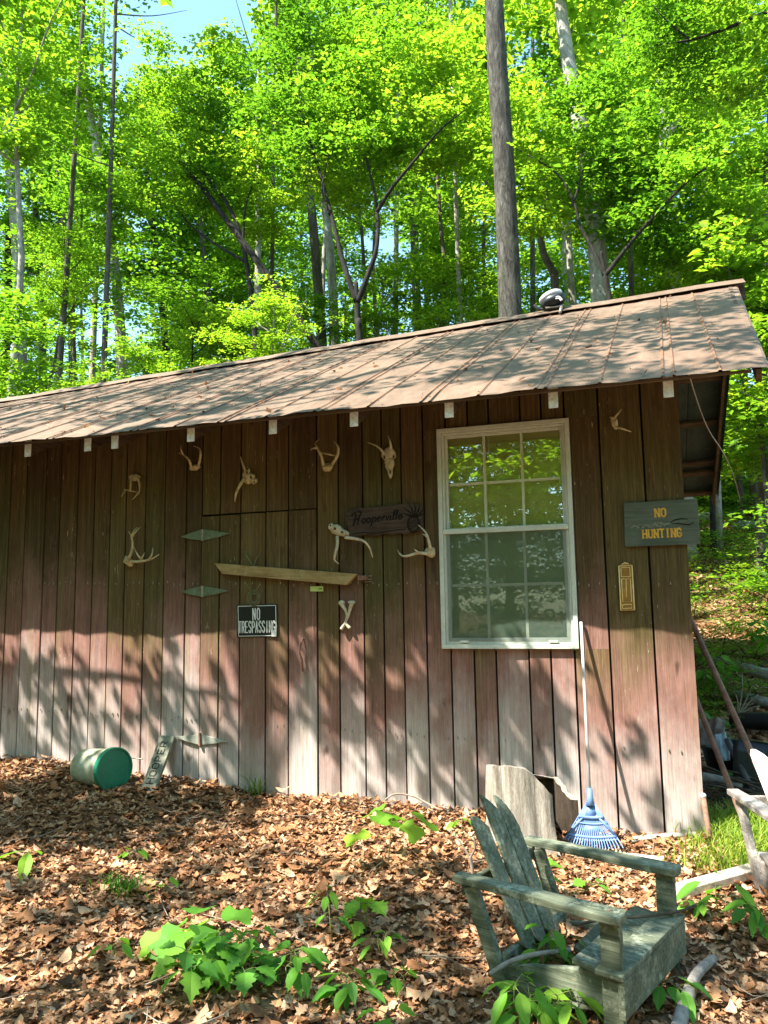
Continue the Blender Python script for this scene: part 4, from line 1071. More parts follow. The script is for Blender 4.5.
# ------------------------------------------------------------------ chairs
def chair(name, label, origin, psi, slat_v, mats, broken=True):
    e = empty(name, (0, 0, 0), label, 'chair')
    mw, mslat = mats
    wb = 0.022
    def bar_(nm, a, b, wid, thk, side, mat=mw, bev=0.005):
        return MB().beam(a, b, wid, thk, side).build(nm, mat, e, bevel=bev)
    for s in (-1, 1):
        v = s * 0.305
        # arm: a board with a wide front and narrow rear
        ol = [(-0.70, v - 0.030), (-0.45, v - 0.040), (-0.10, v - 0.052), (0.005, v - 0.048), (0.015, v), (0.005, v + 0.046), (-0.10, v + 0.05), (-0.45, v + 0.036), (-0.70, v + 0.032)]
        MB().prism([Vector((u, vv, 0.457 - 0.012 * u * 0 + (0.006 if u < -.4 else 0))) for u, vv in ol], (0, 0, 0.030)).build('arm', mw, e, bevel=0.005)
        bar_('front_leg', (-0.045, v - s * 0.012, -0.06), (-0.045, v - s * 0.012, 0.456), 0.076, 0.034, (1, 0, 0))
        bar_('rear_leg', (-0.635, v - s * 0.012, 0.450), (-0.455, v - s * 0.03, -0.04), 0.060, 0.034, (1, 0, 0))
        # seat side rail sloping down to the rear
        bar_('side_rail', (-0.020, v - s * 0.05, 0.205), (-0.50, v - s * 0.05, 0.105), 0.14, 0.028, (0, 0, 1))
    bar_('front_apron', (0.0, -0.335, 0.205), (0.0, 0.335, 0.205), 0.13, 0.026, (0, 0, 1))
    # seat boards
    zt = 0.282
    bar_('seat_board', (-0.040, -0.345, zt), (-0.040, 0.345, zt), 0.105, 0.022, (1, 0, 0))
    bar_('seat_board', (-0.150, -0.30, zt - 0.012), (-0.150, 0.33, zt - 0.010), 0.100, 0.022, (1, 0, -0.12))
    if not broken:
        bar_('seat_board', (-0.262, -0.30, zt - 0.035), (-0.262, 0.33, zt - 0.035), 0.100, 0.022, (1, 0, -0.2))
        bar_('seat_board', (-0.372, -0.30, zt - 0.060), (-0.372, 0.33, zt - 0.060), 0.100, 0.022, (1, 0, -0.2))
    else:
        bar_('seat_board', (-0.275, -0.05, zt - 0.085), (-0.250, 0.30, zt - 0.04), 0.080, 0.02, (1, 0, -0.3))
    # back slats
    for k, (vb, vt, top, cut) in enumerate(slat_v):
        a = Vector((-0.475, vb, 0.235)); b = Vector((-0.685, vt, top)); d = (b - a).normalized(); sd = Vector((0, 1, 0)); sd = (sd - d * sd.y).normalized(); nm = d.cross(sd)
        hw0, hw1 = 0.060, 0.072; L = (b - a).length
        ol = [(-0.06, -hw0), (-0.06, hw0)]
        if cut > 0: ol += [(L * 0.86, hw1), (L * 0.94, hw1 * 0.75), (L * 0.985, hw1 * 0.25), (L, -hw1 * 0.45), (L * 0.985, -hw1)]
        elif cut < 0: ol += [(L * 0.985, hw1), (L, hw1 * 0.45), (L * 0.985, -hw1 * 0.25), (L * 0.94, -hw1 * 0.75), (L * 0.86, -hw1)]
        else: ol += [(L * 0.99, hw1), (L, 0.0), (L * 0.985, -hw1)]
        MB().prism([a + d * t + sd * o_ for t, o_ in ol], nm * 0.022).build('back_slat', mslat, e, bevel=0.004)
    for s in (-1, 1):
        for u in (-0.045, -0.62): MB().tube([(u, s * 0.305, 0.484), (u, s * 0.305, 0.4885)], 0.007, 10).build('nail_head', M['rod'], e)
    bar_('back_rail', (-0.665, -0.30, 0.435), (-0.665, 0.30, 0.435), 0.055, 0.028, (0, 0, 1))
    bar_('lower_back_rail', (-0.50, -0.27, 0.185), (-0.50, 0.27, 0.185), 0.07, 0.028, (0, 0, 1))
    e.location = origin; e.rotation_euler = (0, 0, psi); ORG[e] = Vector(origin)
    return e
c1o = Vector((-0.31, -1.905, -0.170))
ch1 = chair('adirondack_chair', 'broken green grey adirondack chair with three back slats sinking in leaves', c1o, -0.352,
            [(-0.128, -0.145, 0.685, -1), (-0.033, -0.035, 0.725, 0), (0.070, 0.083, 0.700, 1)], (M['chair'], M['chair']))
def C1(u, v, z):
    c, s = math.cos(-0.352), math.sin(-0.352); return c1o + Vector((u * c - v * s, u * s + v * c, z))
c2o = Vector((0.620, -1.06, gz(0.66, -0.97) + 0.0))
ch2 = chair('adirondack_chair', 'pale weathered adirondack chair cut off by the right edge', c2o, rad(-74),
            [(-0.09, -0.155, 0.70, -1), (0.02, -0.035, 0.75, -1), (0.12, 0.085, 0.76, 0), (0.2, 0.20, 0.71, 1)], (M['chair_pale'], M['chair_sunlit']), broken=False)
# twigs lying on the first chair's seat
stick('seat_twig', 'thin crooked twig lying across the seat of the green chair', 'twig', [C1(-0.30, -0.05, 0.30), C1(-0.20, 0.05, 0.315), C1(-0.10, 0.16, 0.312), C1(0.0, 0.30, 0.312), C1(0.04, 0.40, 0.315)], 0.006, 'twig_dark')
stick('chair_stick', 'curved grey stick poking out below the near chair arm', 'stick', [C1(-0.52, -0.36, 0.165), C1(-0.47, -0.30, 0.20), C1(-0.40, -0.22, 0.22), C1(-0.3, -0.1, 0.22)], 0.010, 'branch')

# ------------------------------------------------------------------ junk beyond the corner
def place(px, py, y): return at(px, py, 1, y)
jb = Vector((0.30, 1.55, gz(0.30, 1.55)))
e = empty('black_tub', jb, 'black plastic tub lying in the shade beyond the wall corner', 'tub')
mb = MB(); n = 28; prof = [(0.0, 0.0), (0.0, 0.20), (0.30, 0.27), (0.30, 0.29), (0.315, 0.29), (0.315, 0.25), (0.03, 0.17), (0.03, 0.0)]
for (zz, rr_) in prof:
    for k in range(n): a = 2 * math.pi * k / n; mb.v.append(Vector((jb.x + 0.08 + rr_ * math.cos(a), jb.y + rr_ * math.sin(a), jb.z + zz)))
for j in range(len(prof) - 1):
    for k in range(n): k2 = (k + 1) % n; mb.f.append((j * n + k, j * n + k2, (j + 1) * n + k2, (j + 1) * n + k))
mb.build('tub', M['black_plastic'], e, True)
def sheet(name, label, cat, corners, nu, nv, amp, mat, seed):
    rs = random.Random(seed); ph = [rs.uniform(0, 6.28) for _ in range(6)]
    A, B, C_, D = [Vector(c) for c in corners]; mb = MB()
    nrm = (B - A).cross(D - A).normalized()
    for j in range(nv + 1):
        for i in range(nu + 1):
            s, t = i / nu, j / nv
            p = A * (1 - s) * (1 - t) + B * s * (1 - t) + C_ * s * t + D * (1 - s) * t
            h = math.sin(9 * s + ph[0] + 2 * t) * 0.6 + math.sin(17 * s - 5 * t + ph[1]) * 0.3 + math.sin(11 * t + ph[2] + 3 * s) * 0.4
            mb.v.append(p + nrm * h * amp)
    for j in range(nv):
        for i in range(nu): a = j * (nu + 1) + i; mb.f.append((a, a + 1, a + nu + 2, a + nu + 1))
    o = mb.build(name, M[mat], None, True, solid=0.006); return tag(o, label, cat)
sheet('folded_tarp', 'crumpled brown tarp heaped over the black tub beyond the corner', 'tarp', [place(696, 748, 1.35), place(726, 742, 1.35), place(724, 719, 1.6), place(698, 719, 1.6)], 24, 16, 0.022, 'tarp', 2)
sheet('hanging_rag', 'blue grey cloth rag hanging over the black tub', 'cloth', [place(720, 762, 1.22), place(730, 760, 1.22), place(726, 732, 1.30), place(714, 735, 1.30)], 14, 14, 0.010, 'cloth', 5)
a, b = place(733, 722, 3.2), place(775, 722, 3.0)
tag(MB().tube([a, (a + b) / 2 + Vector((0, 0, 0.01)), b + (b - a)], 0.085, 14).build('plastic_roll', M['black_plastic'], None, True), 'long black plastic roll lying across the slope behind the chairs', 'roll')
e = empty('metal_frame', place(745, 790, 1.0), 'dark metal frame with a thin hoop standing behind the pale chair', 'frame')
mb = MB(); mb.tube([place(727, 740, 1.2), place(752, 790, 0.8)], 0.022, 8); mb.tube([place(735, 783, 1.0), place(768, 783, 1.0)], 0.025, 8); mb.build('tubing', M['grey_frame'], e, True)
MB().tube(smooth_pts([place(736, 782, 1.1), place(734, 755, 1.1), place(738, 746, 1.1), place(746, 747, 1.1)]), 0.007, 6).build('hoop', M['steel'], e, True)
sheet('dark_box', 'dark plastic panel standing behind the pale chair back', 'panel', [place(733, 810, 0.9), place(775, 810, 0.9), place(770, 745, 1.0), place(733, 740, 1.0)], 6, 6, 0.004, 'black_plastic', 7)
a = place(712, 788, 0.85)
bp = MB(); rs = random.Random(9)
for i in range(34):
    c = Vector((0.14 + rs.uniform(-0.06, 0.30), 0.75 + rs.uniform(-0.2, 0.3), 0)); c.z = gz(c.x, c.y) + 0.03 + rs.uniform(0, 0.20)
    an = rs.uniform(-0.5, 0.5); d = Vector((math.cos(an), math.sin(an) * 0.6, rs.uniform(-0.35, 0.25))).normalized() * rs.uniform(0.12, 0.26)
    bp.tube([c - d, c + Vector((0, 0, 0.012)), c + d], [0.006, 0.008, 0.004], 6)
tag(bp.build('brush_pile', M['twig_dark'], None, True), 'low heap of dark brushwood beside the wall corner', 'brush pile')
stick('mossy_log', 'short grey log lying on top of the brush heap', 'log', [place(702, 777, 0.9), place(720, 781, 0.85), place(742, 787, 0.8)], [0.035, 0.038, 0.033], 'branch', 10)
tag(MB().beam(place(735, 804, 0.45), place(790, 800, 0.35), 0.02, 0.07, (0, 1, 0)).build('pale_board', M['plank_x'], None, bevel=0.004), 'pale board edge showing behind the pale chair arm', 'board')
def GP(px, py, lift=0.03):
    """ground point on the slope behind"""
    d = FW + RT * ((px - 384) / FPX) + UP * ((512 - py) / FPX); t = 4.0
    for _ in range(900):
        p = CAM + d * t
        if p.z < gz(p.x, p.y): break
        t += 0.05
    return Vector((p.x, p.y, gz(p.x, p.y) + lift))
a, b = GP(706, 662, 0.05), GP(775, 683, 0.05)
stick('fallen_log', 'long grey fallen log crossing the slope beyond the corner', 'log', [a, (a + b) / 2, b + (b - a) * .4], [0.05, 0.07, 0.09], 'branch', 10)
a, b = GP(735, 700, 0.05), GP(790, 716, 0.05)
stick('fallen_log', 'lower grey fallen log near the black plastic roll', 'log', [a, (a + b) / 2, b], [0.05, 0.06, 0.06], 'branch', 10)
mb = MB(); b0 = GP(738, 716, 0.0)
for (px, py) in ((752, 686), (742, 672), (760, 706), (733, 690), (758, 694)):
    tip = W(px, py, b0.y); mb.tube(smooth_pts([b0, (b0 + tip) / 2 + Vector((0.02, 0, 0.03)), tip]), [0.010 - 0.0006 * i for i in range(11)], 6)
tag(mb.build('dead_brush', M['twig'], None, True), 'bundle of pale dead stems sprouting by the lower fallen log', 'dead stems')
for k, (px, py, s) in enumerate(((706, 520, 0.5), (745, 528, 0.4))):
    p = GP(px, py, 0.02); o = MB().blob(p, (0.7 * s, 0.5 * s, 0.4 * s), random.Random(20 + k), 18, 12, 0.2).build('rock', M['rock'], None, False)
    tag(o, ('larger pale rock on the hill just right of the shed eave', 'smaller pale rock on the hill further right of the eave')[k], 'rock')
# wire from the gable corner
stick('hanging_wire', 'thin slack wire hanging from the roof past the end wall', 'wire', [W(688.7, 374, -0.5), W(699, 407, 0.2), W(709, 431, 0.6), W(722.6, 452, 0.95), W(733, 475, 1.2), W(740, 500, 1.6)], 0.0045, 'steel', 6)
# thing on the ridge
rp = at(552, 300, 1, 2.66)
e = empty('flood_lamp', rp, 'small black lamp with a white hood sitting on the roof ridge', 'lamp')
rc_ = lambda X, Y, y=2.62: at(520 + X / 10.97, 270 + Y / 10.97, 1, y)
mb = MB(); mb.blob(rc_(365, 342), (0.135, 0.10, 0.072), random.Random(2), 22, 14, 0.03, Matrix.Rotation(-0.32, 3, 'Y')); mb.build('housing', M['black_plastic'], e, True)
mb = MB(); mb.blob(rc_(335, 292, 2.64), (0.125, 0.105, 0.050), random.Random(6), 22, 14, 0.02, Matrix.Rotation(-0.36, 3, 'Y')); mb.build('hood', M['fixture_white'], e, True)
mb = MB(); mb.tube(smooth_pts([rc_(395, 300, 2.5), rc_(430, 295, 2.5), rc_(465, 330, 2.5)]), 0.008, 6); mb.tube(smooth_pts([rc_(390, 318, 2.5), rc_(425, 312, 2.5), rc_(450, 340, 2.5)]), 0.005, 6); mb.build('trim', M['fixture_white'], e, True)
mb = MB(); mb.tube(smooth_pts([rc_(160, 385), rc_(200, 425), rc_(270, 430), rc_(340, 420), rc_(480, 390)]), 0.017, 8); mb.build('bracket', M['grey_frame'], e, True)
mb = MB(); mb.tube([rc_(280, 415, 2.57), rc_(390, 405, 2.57), rc_(480, 385, 2.57)], 0.009, 8); mb.tube([rc_(455, 400, 2.58), rc_(440, 470, 2.5)], 0.016, 8); mb.build('foot', M['steel'], e, True)
#PART2

# ------------------------------------------------------------------ leaf litter (uncountable: stuff)
def leaf_protos(rng, kind):
    """flat outlines (fan triangles) as (verts, tris)"""
    out = []
    for _ in range(7):
        if kind == 'oak':
            n = 5; side = []
            for i in range(n):
                t = (i + 0.5) / n; wv = 0.30 * math.sin(math.pi * (0.12 + 0.86 * t)) * rng.uniform(0.8, 1.25)
                side.append((t - 0.5 + rng.uniform(-.03, .03), wv)); side.append(((i + 1.0) / n - 0.5, wv * rng.uniform(0.42, 0.62)))
            pts = [(-0.5, 0.02)] + side[:-1] + [(0.5, 0.0)] + [(a, -b * rng.uniform(0.8, 1.2)) for a, b in reversed(side[:-1])]
        else:
            pts = [(-0.5, 0.0)] + [(t - 0.5, 0.24 * math.sin(math.pi * t ** 0.8)) for t in (.2, .4, .6, .8)] + [(0.5, 0.0)] + [(t - 0.5, -0.24 * math.sin(math.pi * t ** 0.8)) for t in (.8, .6, .4, .2)]
        P = np.array([(0.0, 0.0)] + pts); k = len(P) - 1
        c1, c2, tw = rng.uniform(-1.2, 1.6), rng.uniform(-1.6, 2.2), rng.uniform(-1.4, 1.4)
        z = c1 * P[:, 0] ** 2 + c2 * P[:, 1] ** 2 + tw * P[:, 0] * P[:, 1] + 0.02 * np.sin(20 * P[:, 0])
        V = np.column_stack([P, z]); T = np.array([(0, i + 1, (i + 1) % k + 1) for i in range(k)])
        out.append((V, T))
    return out
def rand_rot(n, tilt):
    """rotation matrices: random yaw, then tilt by up to 'tilt'"""
    yaw = NR.uniform(0, 2 * np.pi, n); ax = NR.uniform(0, 2 * np.pi, n); th = np.abs(NR.normal(0, tilt, n))
    c, s = np.cos(yaw), np.sin(yaw); Z = np.zeros(n); O = np.ones(n)
    Ry = np.stack([np.stack([c, -s, Z], 1), np.stack([s, c, Z], 1), np.stack([Z, Z, O], 1)], 1)
    ux, uy = np.cos(ax), np.sin(ax); ct, st = np.cos(th), np.sin(th)
    Rt = np.stack([np.stack([ct + ux * ux * (1 - ct), ux * uy * (1 - ct), uy * st], 1),
                   np.stack([ux * uy * (1 - ct), ct + uy * uy * (1 - ct), -ux * st], 1),
                   np.stack([-uy * st, ux * st, ct], 1)], 1)
    return Rt @ Ry
def scatter(protos, P, S, Rm):
    Vs, Ts = [], []; base = 0; n = len(P); idx = NR.integers(0, len(protos), n)
    for k, (V, T) in enumerate(protos):
        m = np.where(idx == k)[0]
        if not len(m): continue
        X = np.einsum('nij,vj->nvi', Rm[m], V) * S[m][:, None, None] + P[m][:, None, :]
        nv = len(V); Vs.append(X.reshape(-1, 3))
        Ts.append((T[None] + (np.arange(len(m)) * nv)[:, None, None]).reshape(-1, T.shape[1]) + base); base += len(m) * nv
    return np.concatenate(Vs), np.concatenate(Ts)
oak = leaf_protos(R, 'oak') + leaf_protos(R, 'oval')[:2]
def litter(n, xr, yr, s0, s1, tilt, lift, keep=None):
    x = NR.uniform(*xr, n); y = NR.uniform(*yr, n)
    if keep is not None: m = keep(x, y); x, y = x[m], y[m]
    n = len(x); z = ground(x, y) + NR.uniform(0.0, lift, n)
    near = np.clip(1 - np.abs(y + 0.12) / 0.35, 0, 1) * (x < 0.1); z = z + near * NR.uniform(0, 0.05, n)
    S = NR.uniform(s0, s1, n)
    return scatter(oak, np.stack([x, y, z], 1), S, rand_rot(n, tilt))
def front(x, y): return (y < -0.03) | (x > 0.02)
def infr(x, y):
    """roughly inside the photo's cone, with a margin to either side"""
    a = np.degrees(np.arctan2(x - CAM.x, y - CAM.y)); return (a > -62) & (a < 24)
A1 = litter(62000, (-6.5, 2.0), (-3.4, 0.9), 0.024, 0.075, 0.30, 0.026, lambda x, y: front(x, y) & infr(x, y))
A2 = litter(9000, (-0.3, 4.5), (0.9, 9.0), 0.07, 0.13, 0.35, 0.03, lambda x, y: (x > 0.02 + 0 * y) & (np.degrees(np.arctan2(x - CAM.x, y - CAM.y)) < 15))
A3 = litter(9000, (-0.5, 8.0), (9.0, 26.0), 0.12, 0.26, 0.35, 0.04, lambda x, y: np.degrees(np.arctan2(x - CAM.x, y - CAM.y)) < 15)
A4 = litter(1100, (-6.0, 2.0), (-3.4, 0.6), 0.09, 0.135, 0.30, 0.045, lambda x, y: front(x, y) & infr(x, y))
V, T, b_ = [], [], 0
for a_ in (A1, A2, A3, A4): V.append(a_[0]); T.append(a_[1] + b_); b_ += len(a_[0])
V = np.concatenate(V); T = np.concatenate(T)
o = link('leaf_litter', fast_mesh('leaf_litter', V, T, np.full(len(T), 3), [M['litter']])); tag(o, 'thick layer of dry brown oak leaves covering the ground', 'dead leaves', kind='stuff')
# dead leaves that have blown onto the roof and the broken chair
nl = 170; u = NR.uniform(-7, 0.4, nl); v = NR.uniform(0.03, 0.95, nl) ** 1.3
P = np.stack([u, -0.70 + 3.40 * v, 2.676 + (4.455 + 0.033 * u - 2.676) * v + 0.02], 1)
RV = scatter(oak, P, NR.uniform(0.02, 0.06, nl), rand_rot(nl, 0.5))
o = link('roof_leaves', fast_mesh('roof_leaves', RV[0], RV[1], np.full(len(RV[1]), 3), [M['litter']])); tag(o, 'small dead leaves scattered over the metal roof', 'dead leaves', kind='stuff')
nl = 420; P = np.array([tuple(C1(R.uniform(-0.55, -0.19), R.uniform(-0.25, 0.24), R.uniform(0.06, 0.20))) for _ in range(nl)])
RV = scatter(oak, P, NR.uniform(0.04, 0.085, nl), rand_rot(nl, 0.6))
o = link('seat_leaves', fast_mesh('seat_leaves', RV[0], RV[1], np.full(len(RV[1]), 3), [M['litter']])); tag(o, 'dead leaves caught inside the broken seat of the green chair', 'dead leaves', kind='stuff')
# fine twigs in the litter (stuff)
mb = MB()
for i in range(90):
    x, y = R.uniform(-5.5, 1.0), R.uniform(-3.0, -0.1)
    an = R.uniform(0, 6.28); L = R.uniform(0.05, 0.2); d = Vector((math.cos(an), math.sin(an), 0)) * L
    pts = []
    for t in (-1, -0.3, 0.4, 1):
        p = Vector((x, y, 0)) + d * t + Vector((R.uniform(-.02, .02), R.uniform(-.02, .02), 0)); p.z = gz(p.x, p.y) + 0.035 + R.uniform(0, 0.02); pts.append(p)
    mb.tube(pts, [0.0024, 0.0024, 0.002, 0.001], 5)
tag(mb.build('litter_twigs', M['twig'], None, True), 'thin dry twigs strewn among the dead leaves', 'twigs', kind='stuff')

# ------------------------------------------------------------------ grass by the wall corner (stuff)
def grass(name, label, spots, mat):
    Vs, Fs = [], []; b = 0
    for (cx, cy, rx_, ry_, n, h) in spots:
        for _ in range(n):
            x = R.gauss(cx, rx_ * 0.5); y = R.gauss(cy, ry_ * 0.5)
            if x < 0.03 and y > -0.03: continue
            z = gz(x, y); an = R.uniform(0, 6.28); hh = h * R.uniform(0.5, 1.2); bend = R.uniform(0.2, 0.9) * hh; w_ = R.uniform(0.0025, 0.005)
            d = Vector((math.cos(an), math.sin(an), 0)); s = Vector((-d.y, d.x, 0)) * w_; p = Vector((x, y, z))
            q = [p - s, p + s, p + d * bend * 0.3 + Vector((0, 0, hh * 0.6)) + s * 0.8, p + d * bend * 0.3 + Vector((0, 0, hh * 0.6)) - s * 0.8, p + d * bend + Vector((0, 0, hh * 0.9))]
            Vs += [tuple(e) for e in q]; Fs += [(b, b + 1, b + 2, b + 3), (b + 3, b + 2, b + 4)]; b += 5
    L = [i for f in Fs for i in f]; S = [len(f) for f in Fs]
    o = link(name, fast_mesh(name, Vs, L, S, [mat])); tag(o, label, 'grass', kind='stuff')
grass('grass', 'patch of bright green grass beside the wall corner', [(0.16, -0.12, 0.26, 0.26, 900, 0.13), (0.30, 0.25, 0.34, 0.3, 900, 0.16), (0.12, -0.42, 0.28, 0.16, 350, 0.10), (0.55, -0.1, 0.4, 0.3, 500, 0.14)], M['grass'])
g = G(126, 893); g2 = W(258, 780, -0.05)
grass('grass_tuft', 'small dark green grass tuft in the leaves at left', [(g.x, g.y, 0.16, 0.08, 120, 0.09)], M['seedling'])
grass('weed_tuft', 'thin grass tuft against the wall below the door', [(g2.x, -0.07, 0.09, 0.03, 40, 0.2)], M['grass'])

# ------------------------------------------------------------------ seedlings
def leaf_outline(kind):
    if kind == 'maple':
        return [(-0.5, 0), (-0.42, .17), (-0.25, .40), (-0.14, .30), (0.02, .50), (0.10, .27), (0.22, .33), (0.26, .17), (0.5, 0), (0.26, -.17), (0.22, -.33), (0.10, -.27), (0.02, -.50), (-0.14, -.30), (-0.25, -.40), (-0.42, -.17)]
    if kind == 'tulip':
        return [(-0.5, 0), (-0.45, .22), (-0.28, .42), (-0.12, .27), (0.02, .24), (0.25, .44), (0.42, .30), (0.36, .02), (0.42, -.30), (0.25, -.44), (0.02, -.24), (-0.12, -.27), (-0.28, -.42), (-0.45, -.22)]
    return [(-0.5, 0), (-0.34, .15), (-0.12, .24), (0.1, .22), (0.3, .12), (0.5, 0), (0.3, -.12), (0.1, -.22), (-0.12, -.24), (-0.34, -.15)]
def put_leaf(V, F, kind, base, dirv, size, droop, rs):
    """leaf blade starting at base, pointing along dirv, drooping at the tip"""
    d = Vector(dirv).normalized(); sd = d.cross(Vector((0, 0, 1)))
    if sd.length < 1e-3: sd = Vector((1, 0, 0))
    sd.normalize(); sd = (sd + Vector((0, 0, rs.uniform(-0.45, 0.45)))).normalized(); nm = sd.cross(d).normalized()
    b = len(V); ol = leaf_outline(kind)
    def P(u, v):
        t = u + 0.5; return base + d * (t * size) + sd * (v * size) + nm * (-abs(v) * -0.35 * size * 0.6) + Vector((0, 0, -droop * size * t * t))
    V.append(P(-0.1, 0)); V.extend(P(u, v) for u, v in ol); n = len(ol)
    for i in range(n): F.append((b, b + 1 + i, b + 1 + (i + 1) % n))
def plant(name, label, base, nst, height, spread, kind, size, per, seed, group=None, cat='seedling', mat='seedling', whorl=False):
    rs = random.Random(seed); base = Vector(base); e = empty(name, base, label, cat, group)
    V, F = [], []; st = MB()
    for k in range(nst):
        an = rs.uniform(0, 6.28); h = height * rs.uniform(0.6, 1.15) if nst > 1 else height
        foot = base + Vector((math.cos(an), math.sin(an), 0)) * (rs.uniform(0.2, 1.0) * spread * (0.6 if nst > 1 else 0)); foot.z = gz(foot.x, foot.y) if base.z - gz(base.x, base.y) < 0.08 else base.z
        tip = foot + Vector((math.cos(an + 1) * 0.12, math.sin(an + 1) * 0.12, 1)) * h
        st.tube([foot - Vector((0, 0, 0.02)), (foot + tip) / 2 + Vector((rs.uniform(-.01, .01), rs.uniform(-.01, .01), 0)), tip], [0.0035, 0.003, 0.002], 5)
        a0 = rs.uniform(0, 6.28)
        for i in range(per):
            t = 1.0 if (whorl or i < 3) else rs.uniform(0.45, 0.95)
            a = a0 + i * (6.28 / max(per, 1) if whorl else 2.4) + rs.uniform(-.3, .3)
            p = foot + (tip - foot) * t; out = Vector((math.cos(a), math.sin(a), rs.uniform(0.05, 0.4))); pl = size * rs.uniform(0.3, 0.7)
            q = p + out.normalized() * pl; st.tube([p, (p + q) / 2 + Vector((0, 0, 0.004)), q], [0.0018, 0.0015, 0.0012], 4)
            put_leaf(V, F, kind, q, Vector((out.x, out.y - 0.25, rs.uniform(-0.75, 0.05))), size * rs.uniform(0.75, 1.2), rs.uniform(0.1, 0.4), rs)
    st.build('stem', M['stemgreen'], e, True)
    me = fast_mesh('foliage', [tuple(p - base) for p in V], [i for f in F for i in f], [3] * len(F), [M[mat]]); link('foliage', me, e)
    return e
PL = [  # label, px, py, stems, height, spread, kind, leaf, leaves per stem, seed
 ('large clump of lobed bright green seedlings at the bottom left of centre', 222, 985, 14, 0.14, 0.25, 'maple', 0.085, 5, 1),
 ('broad lobed seedling at the upper left edge of the bottom clump', 192, 955, 3, 0.10, 0.06, 'tulip', 0.15, 3, 2),
 ('glossy leaved seedling at the right of the bottom clump', 292, 985, 4, 0.12, 0.10, 'oval', 0.095, 5, 3),
 ('seedling with bright yellow green oval leaves at bottom centre', 352, 1003, 3, 0.10, 0.07, 'oval', 0.10, 5, 4),
 ('single yellow green lobed seedling at the bottom edge', 386, 1030, 1, 0.06, 0.0, 'maple', 0.10, 3, 5),
 ('tall stemmed seedling with broad flat leaves near the wall', 388, 868, 1, 0.28, 0.0, 'tulip', 0.16, 7, 6),
 ('slim upright seedling with a few small leaves behind the bottom clump', 333, 945, 1, 0.22, 0.0, 'oval', 0.075, 7, 7),
 ('short lobed seedling in the dark leaves left of the chair', 362, 940, 2, 0.13, 0.05, 'maple', 0.085, 4, 8),
 ('small seedling with pointed leaves between clump and chair', 382, 960, 2, 0.10, 0.06, 'oval', 0.09, 4, 9),
 ('low lobed seedling just left of the chair', 400, 985, 2, 0.05, 0.06, 'maple', 0.08, 3, 10),
 ('lone broad leaf seedling at far left below the bucket', 31, 866, 1, 0.07, 0.0, 'oval', 0.13, 3, 11),
 ('tiny bright whorled seedling below the HOOPER plank', 131, 862, 1, 0.06, 0.0, 'oval', 0.085, 5, 12),
 ('tiny upright seedling right of the dark grass tuft', 165, 898, 1, 0.08, 0.0, 'maple', 0.06, 4, 13),
 ('small seedling with narrow leaves at lower left', 112, 966, 1, 0.08, 0.0, 'oval', 0.075, 4, 14),
 ('leafy seedling growing up in front of the chair near side', 524, 1028, 5, 0.13, 0.12, 'oval', 0.10, 5, 15),
 ('spreading seedlings below the front apron of the green chair', 566, 1030, 3, 0.12, 0.08, 'oval', 0.10, 4, 16),
 ('small seedling under the far front leg of the green chair', 672, 1003, 2, 0.07, 0.05, 'oval', 0.095, 4, 17),
 ('broad drooping leaf seedling right of the green chair', 718, 918, 2, 0.14, 0.07, 'oval', 0.155, 3, 18),
 ('yellow green seedling close beside the green chair seat corner', 703, 918, 1, 0.07, 0.0, 'oval', 0.09, 4, 19),
 ('dark seedling below the pale chair leg', 755, 935, 2, 0.12, 0.06, 'oval', 0.12, 4, 20),
 ('yellow leaved sprig at the wall foot left of the stump', 462, 836, 1, 0.08, 0.0, 'oval', 0.08, 4, 21),
 ('tiny seedling in the leaves behind the chair seat', 592, 893, 1, 0.04, 0.0, 'maple', 0.075, 4, 22),
]
for (lb_, px, py, ns, hh, sp, kd, sz, per, sd_) in PL:
    plant('seedling', lb_, G(px, py), ns, hh, sp, kd, sz, per, sd_)
for (lb_, px, py, hh, sz, sd_) in (('broad leaf sprig beside the wall corner behind the leaning pipes', 703, 700, 0.30, 0.16, 51), ('low leafy plant at the wall corner below the leaning pipes', 708, 745, 0.25, 0.14, 52), ('leafy plant on the slope behind the long pipe', 722, 690, 0.35, 0.16, 53), ('leafy plant beside the long fallen log at the right edge', 760, 660, 0.45, 0.20, 54), ('bright sprig in front of the plastic panel behind the pale chair', 742, 800, 0.15, 0.10, 55)):
    plant('seedling', lb_, GP(px, py, 0.0), 4, hh, 0.16, 'oval', sz, 6, sd_)
plant('seedling', 'pointed leaf seedling growing through the seat of the green chair', C1(-0.37, -0.12, 0.06), 4, 0.20, 0.08, 'oval', 0.085, 5, 30)
plant('seedling', 'lobed seedling glimpsed behind the green chair back', G(533, 900), 2, 0.14, 0.06, 'maple', 0.10, 4, 31)

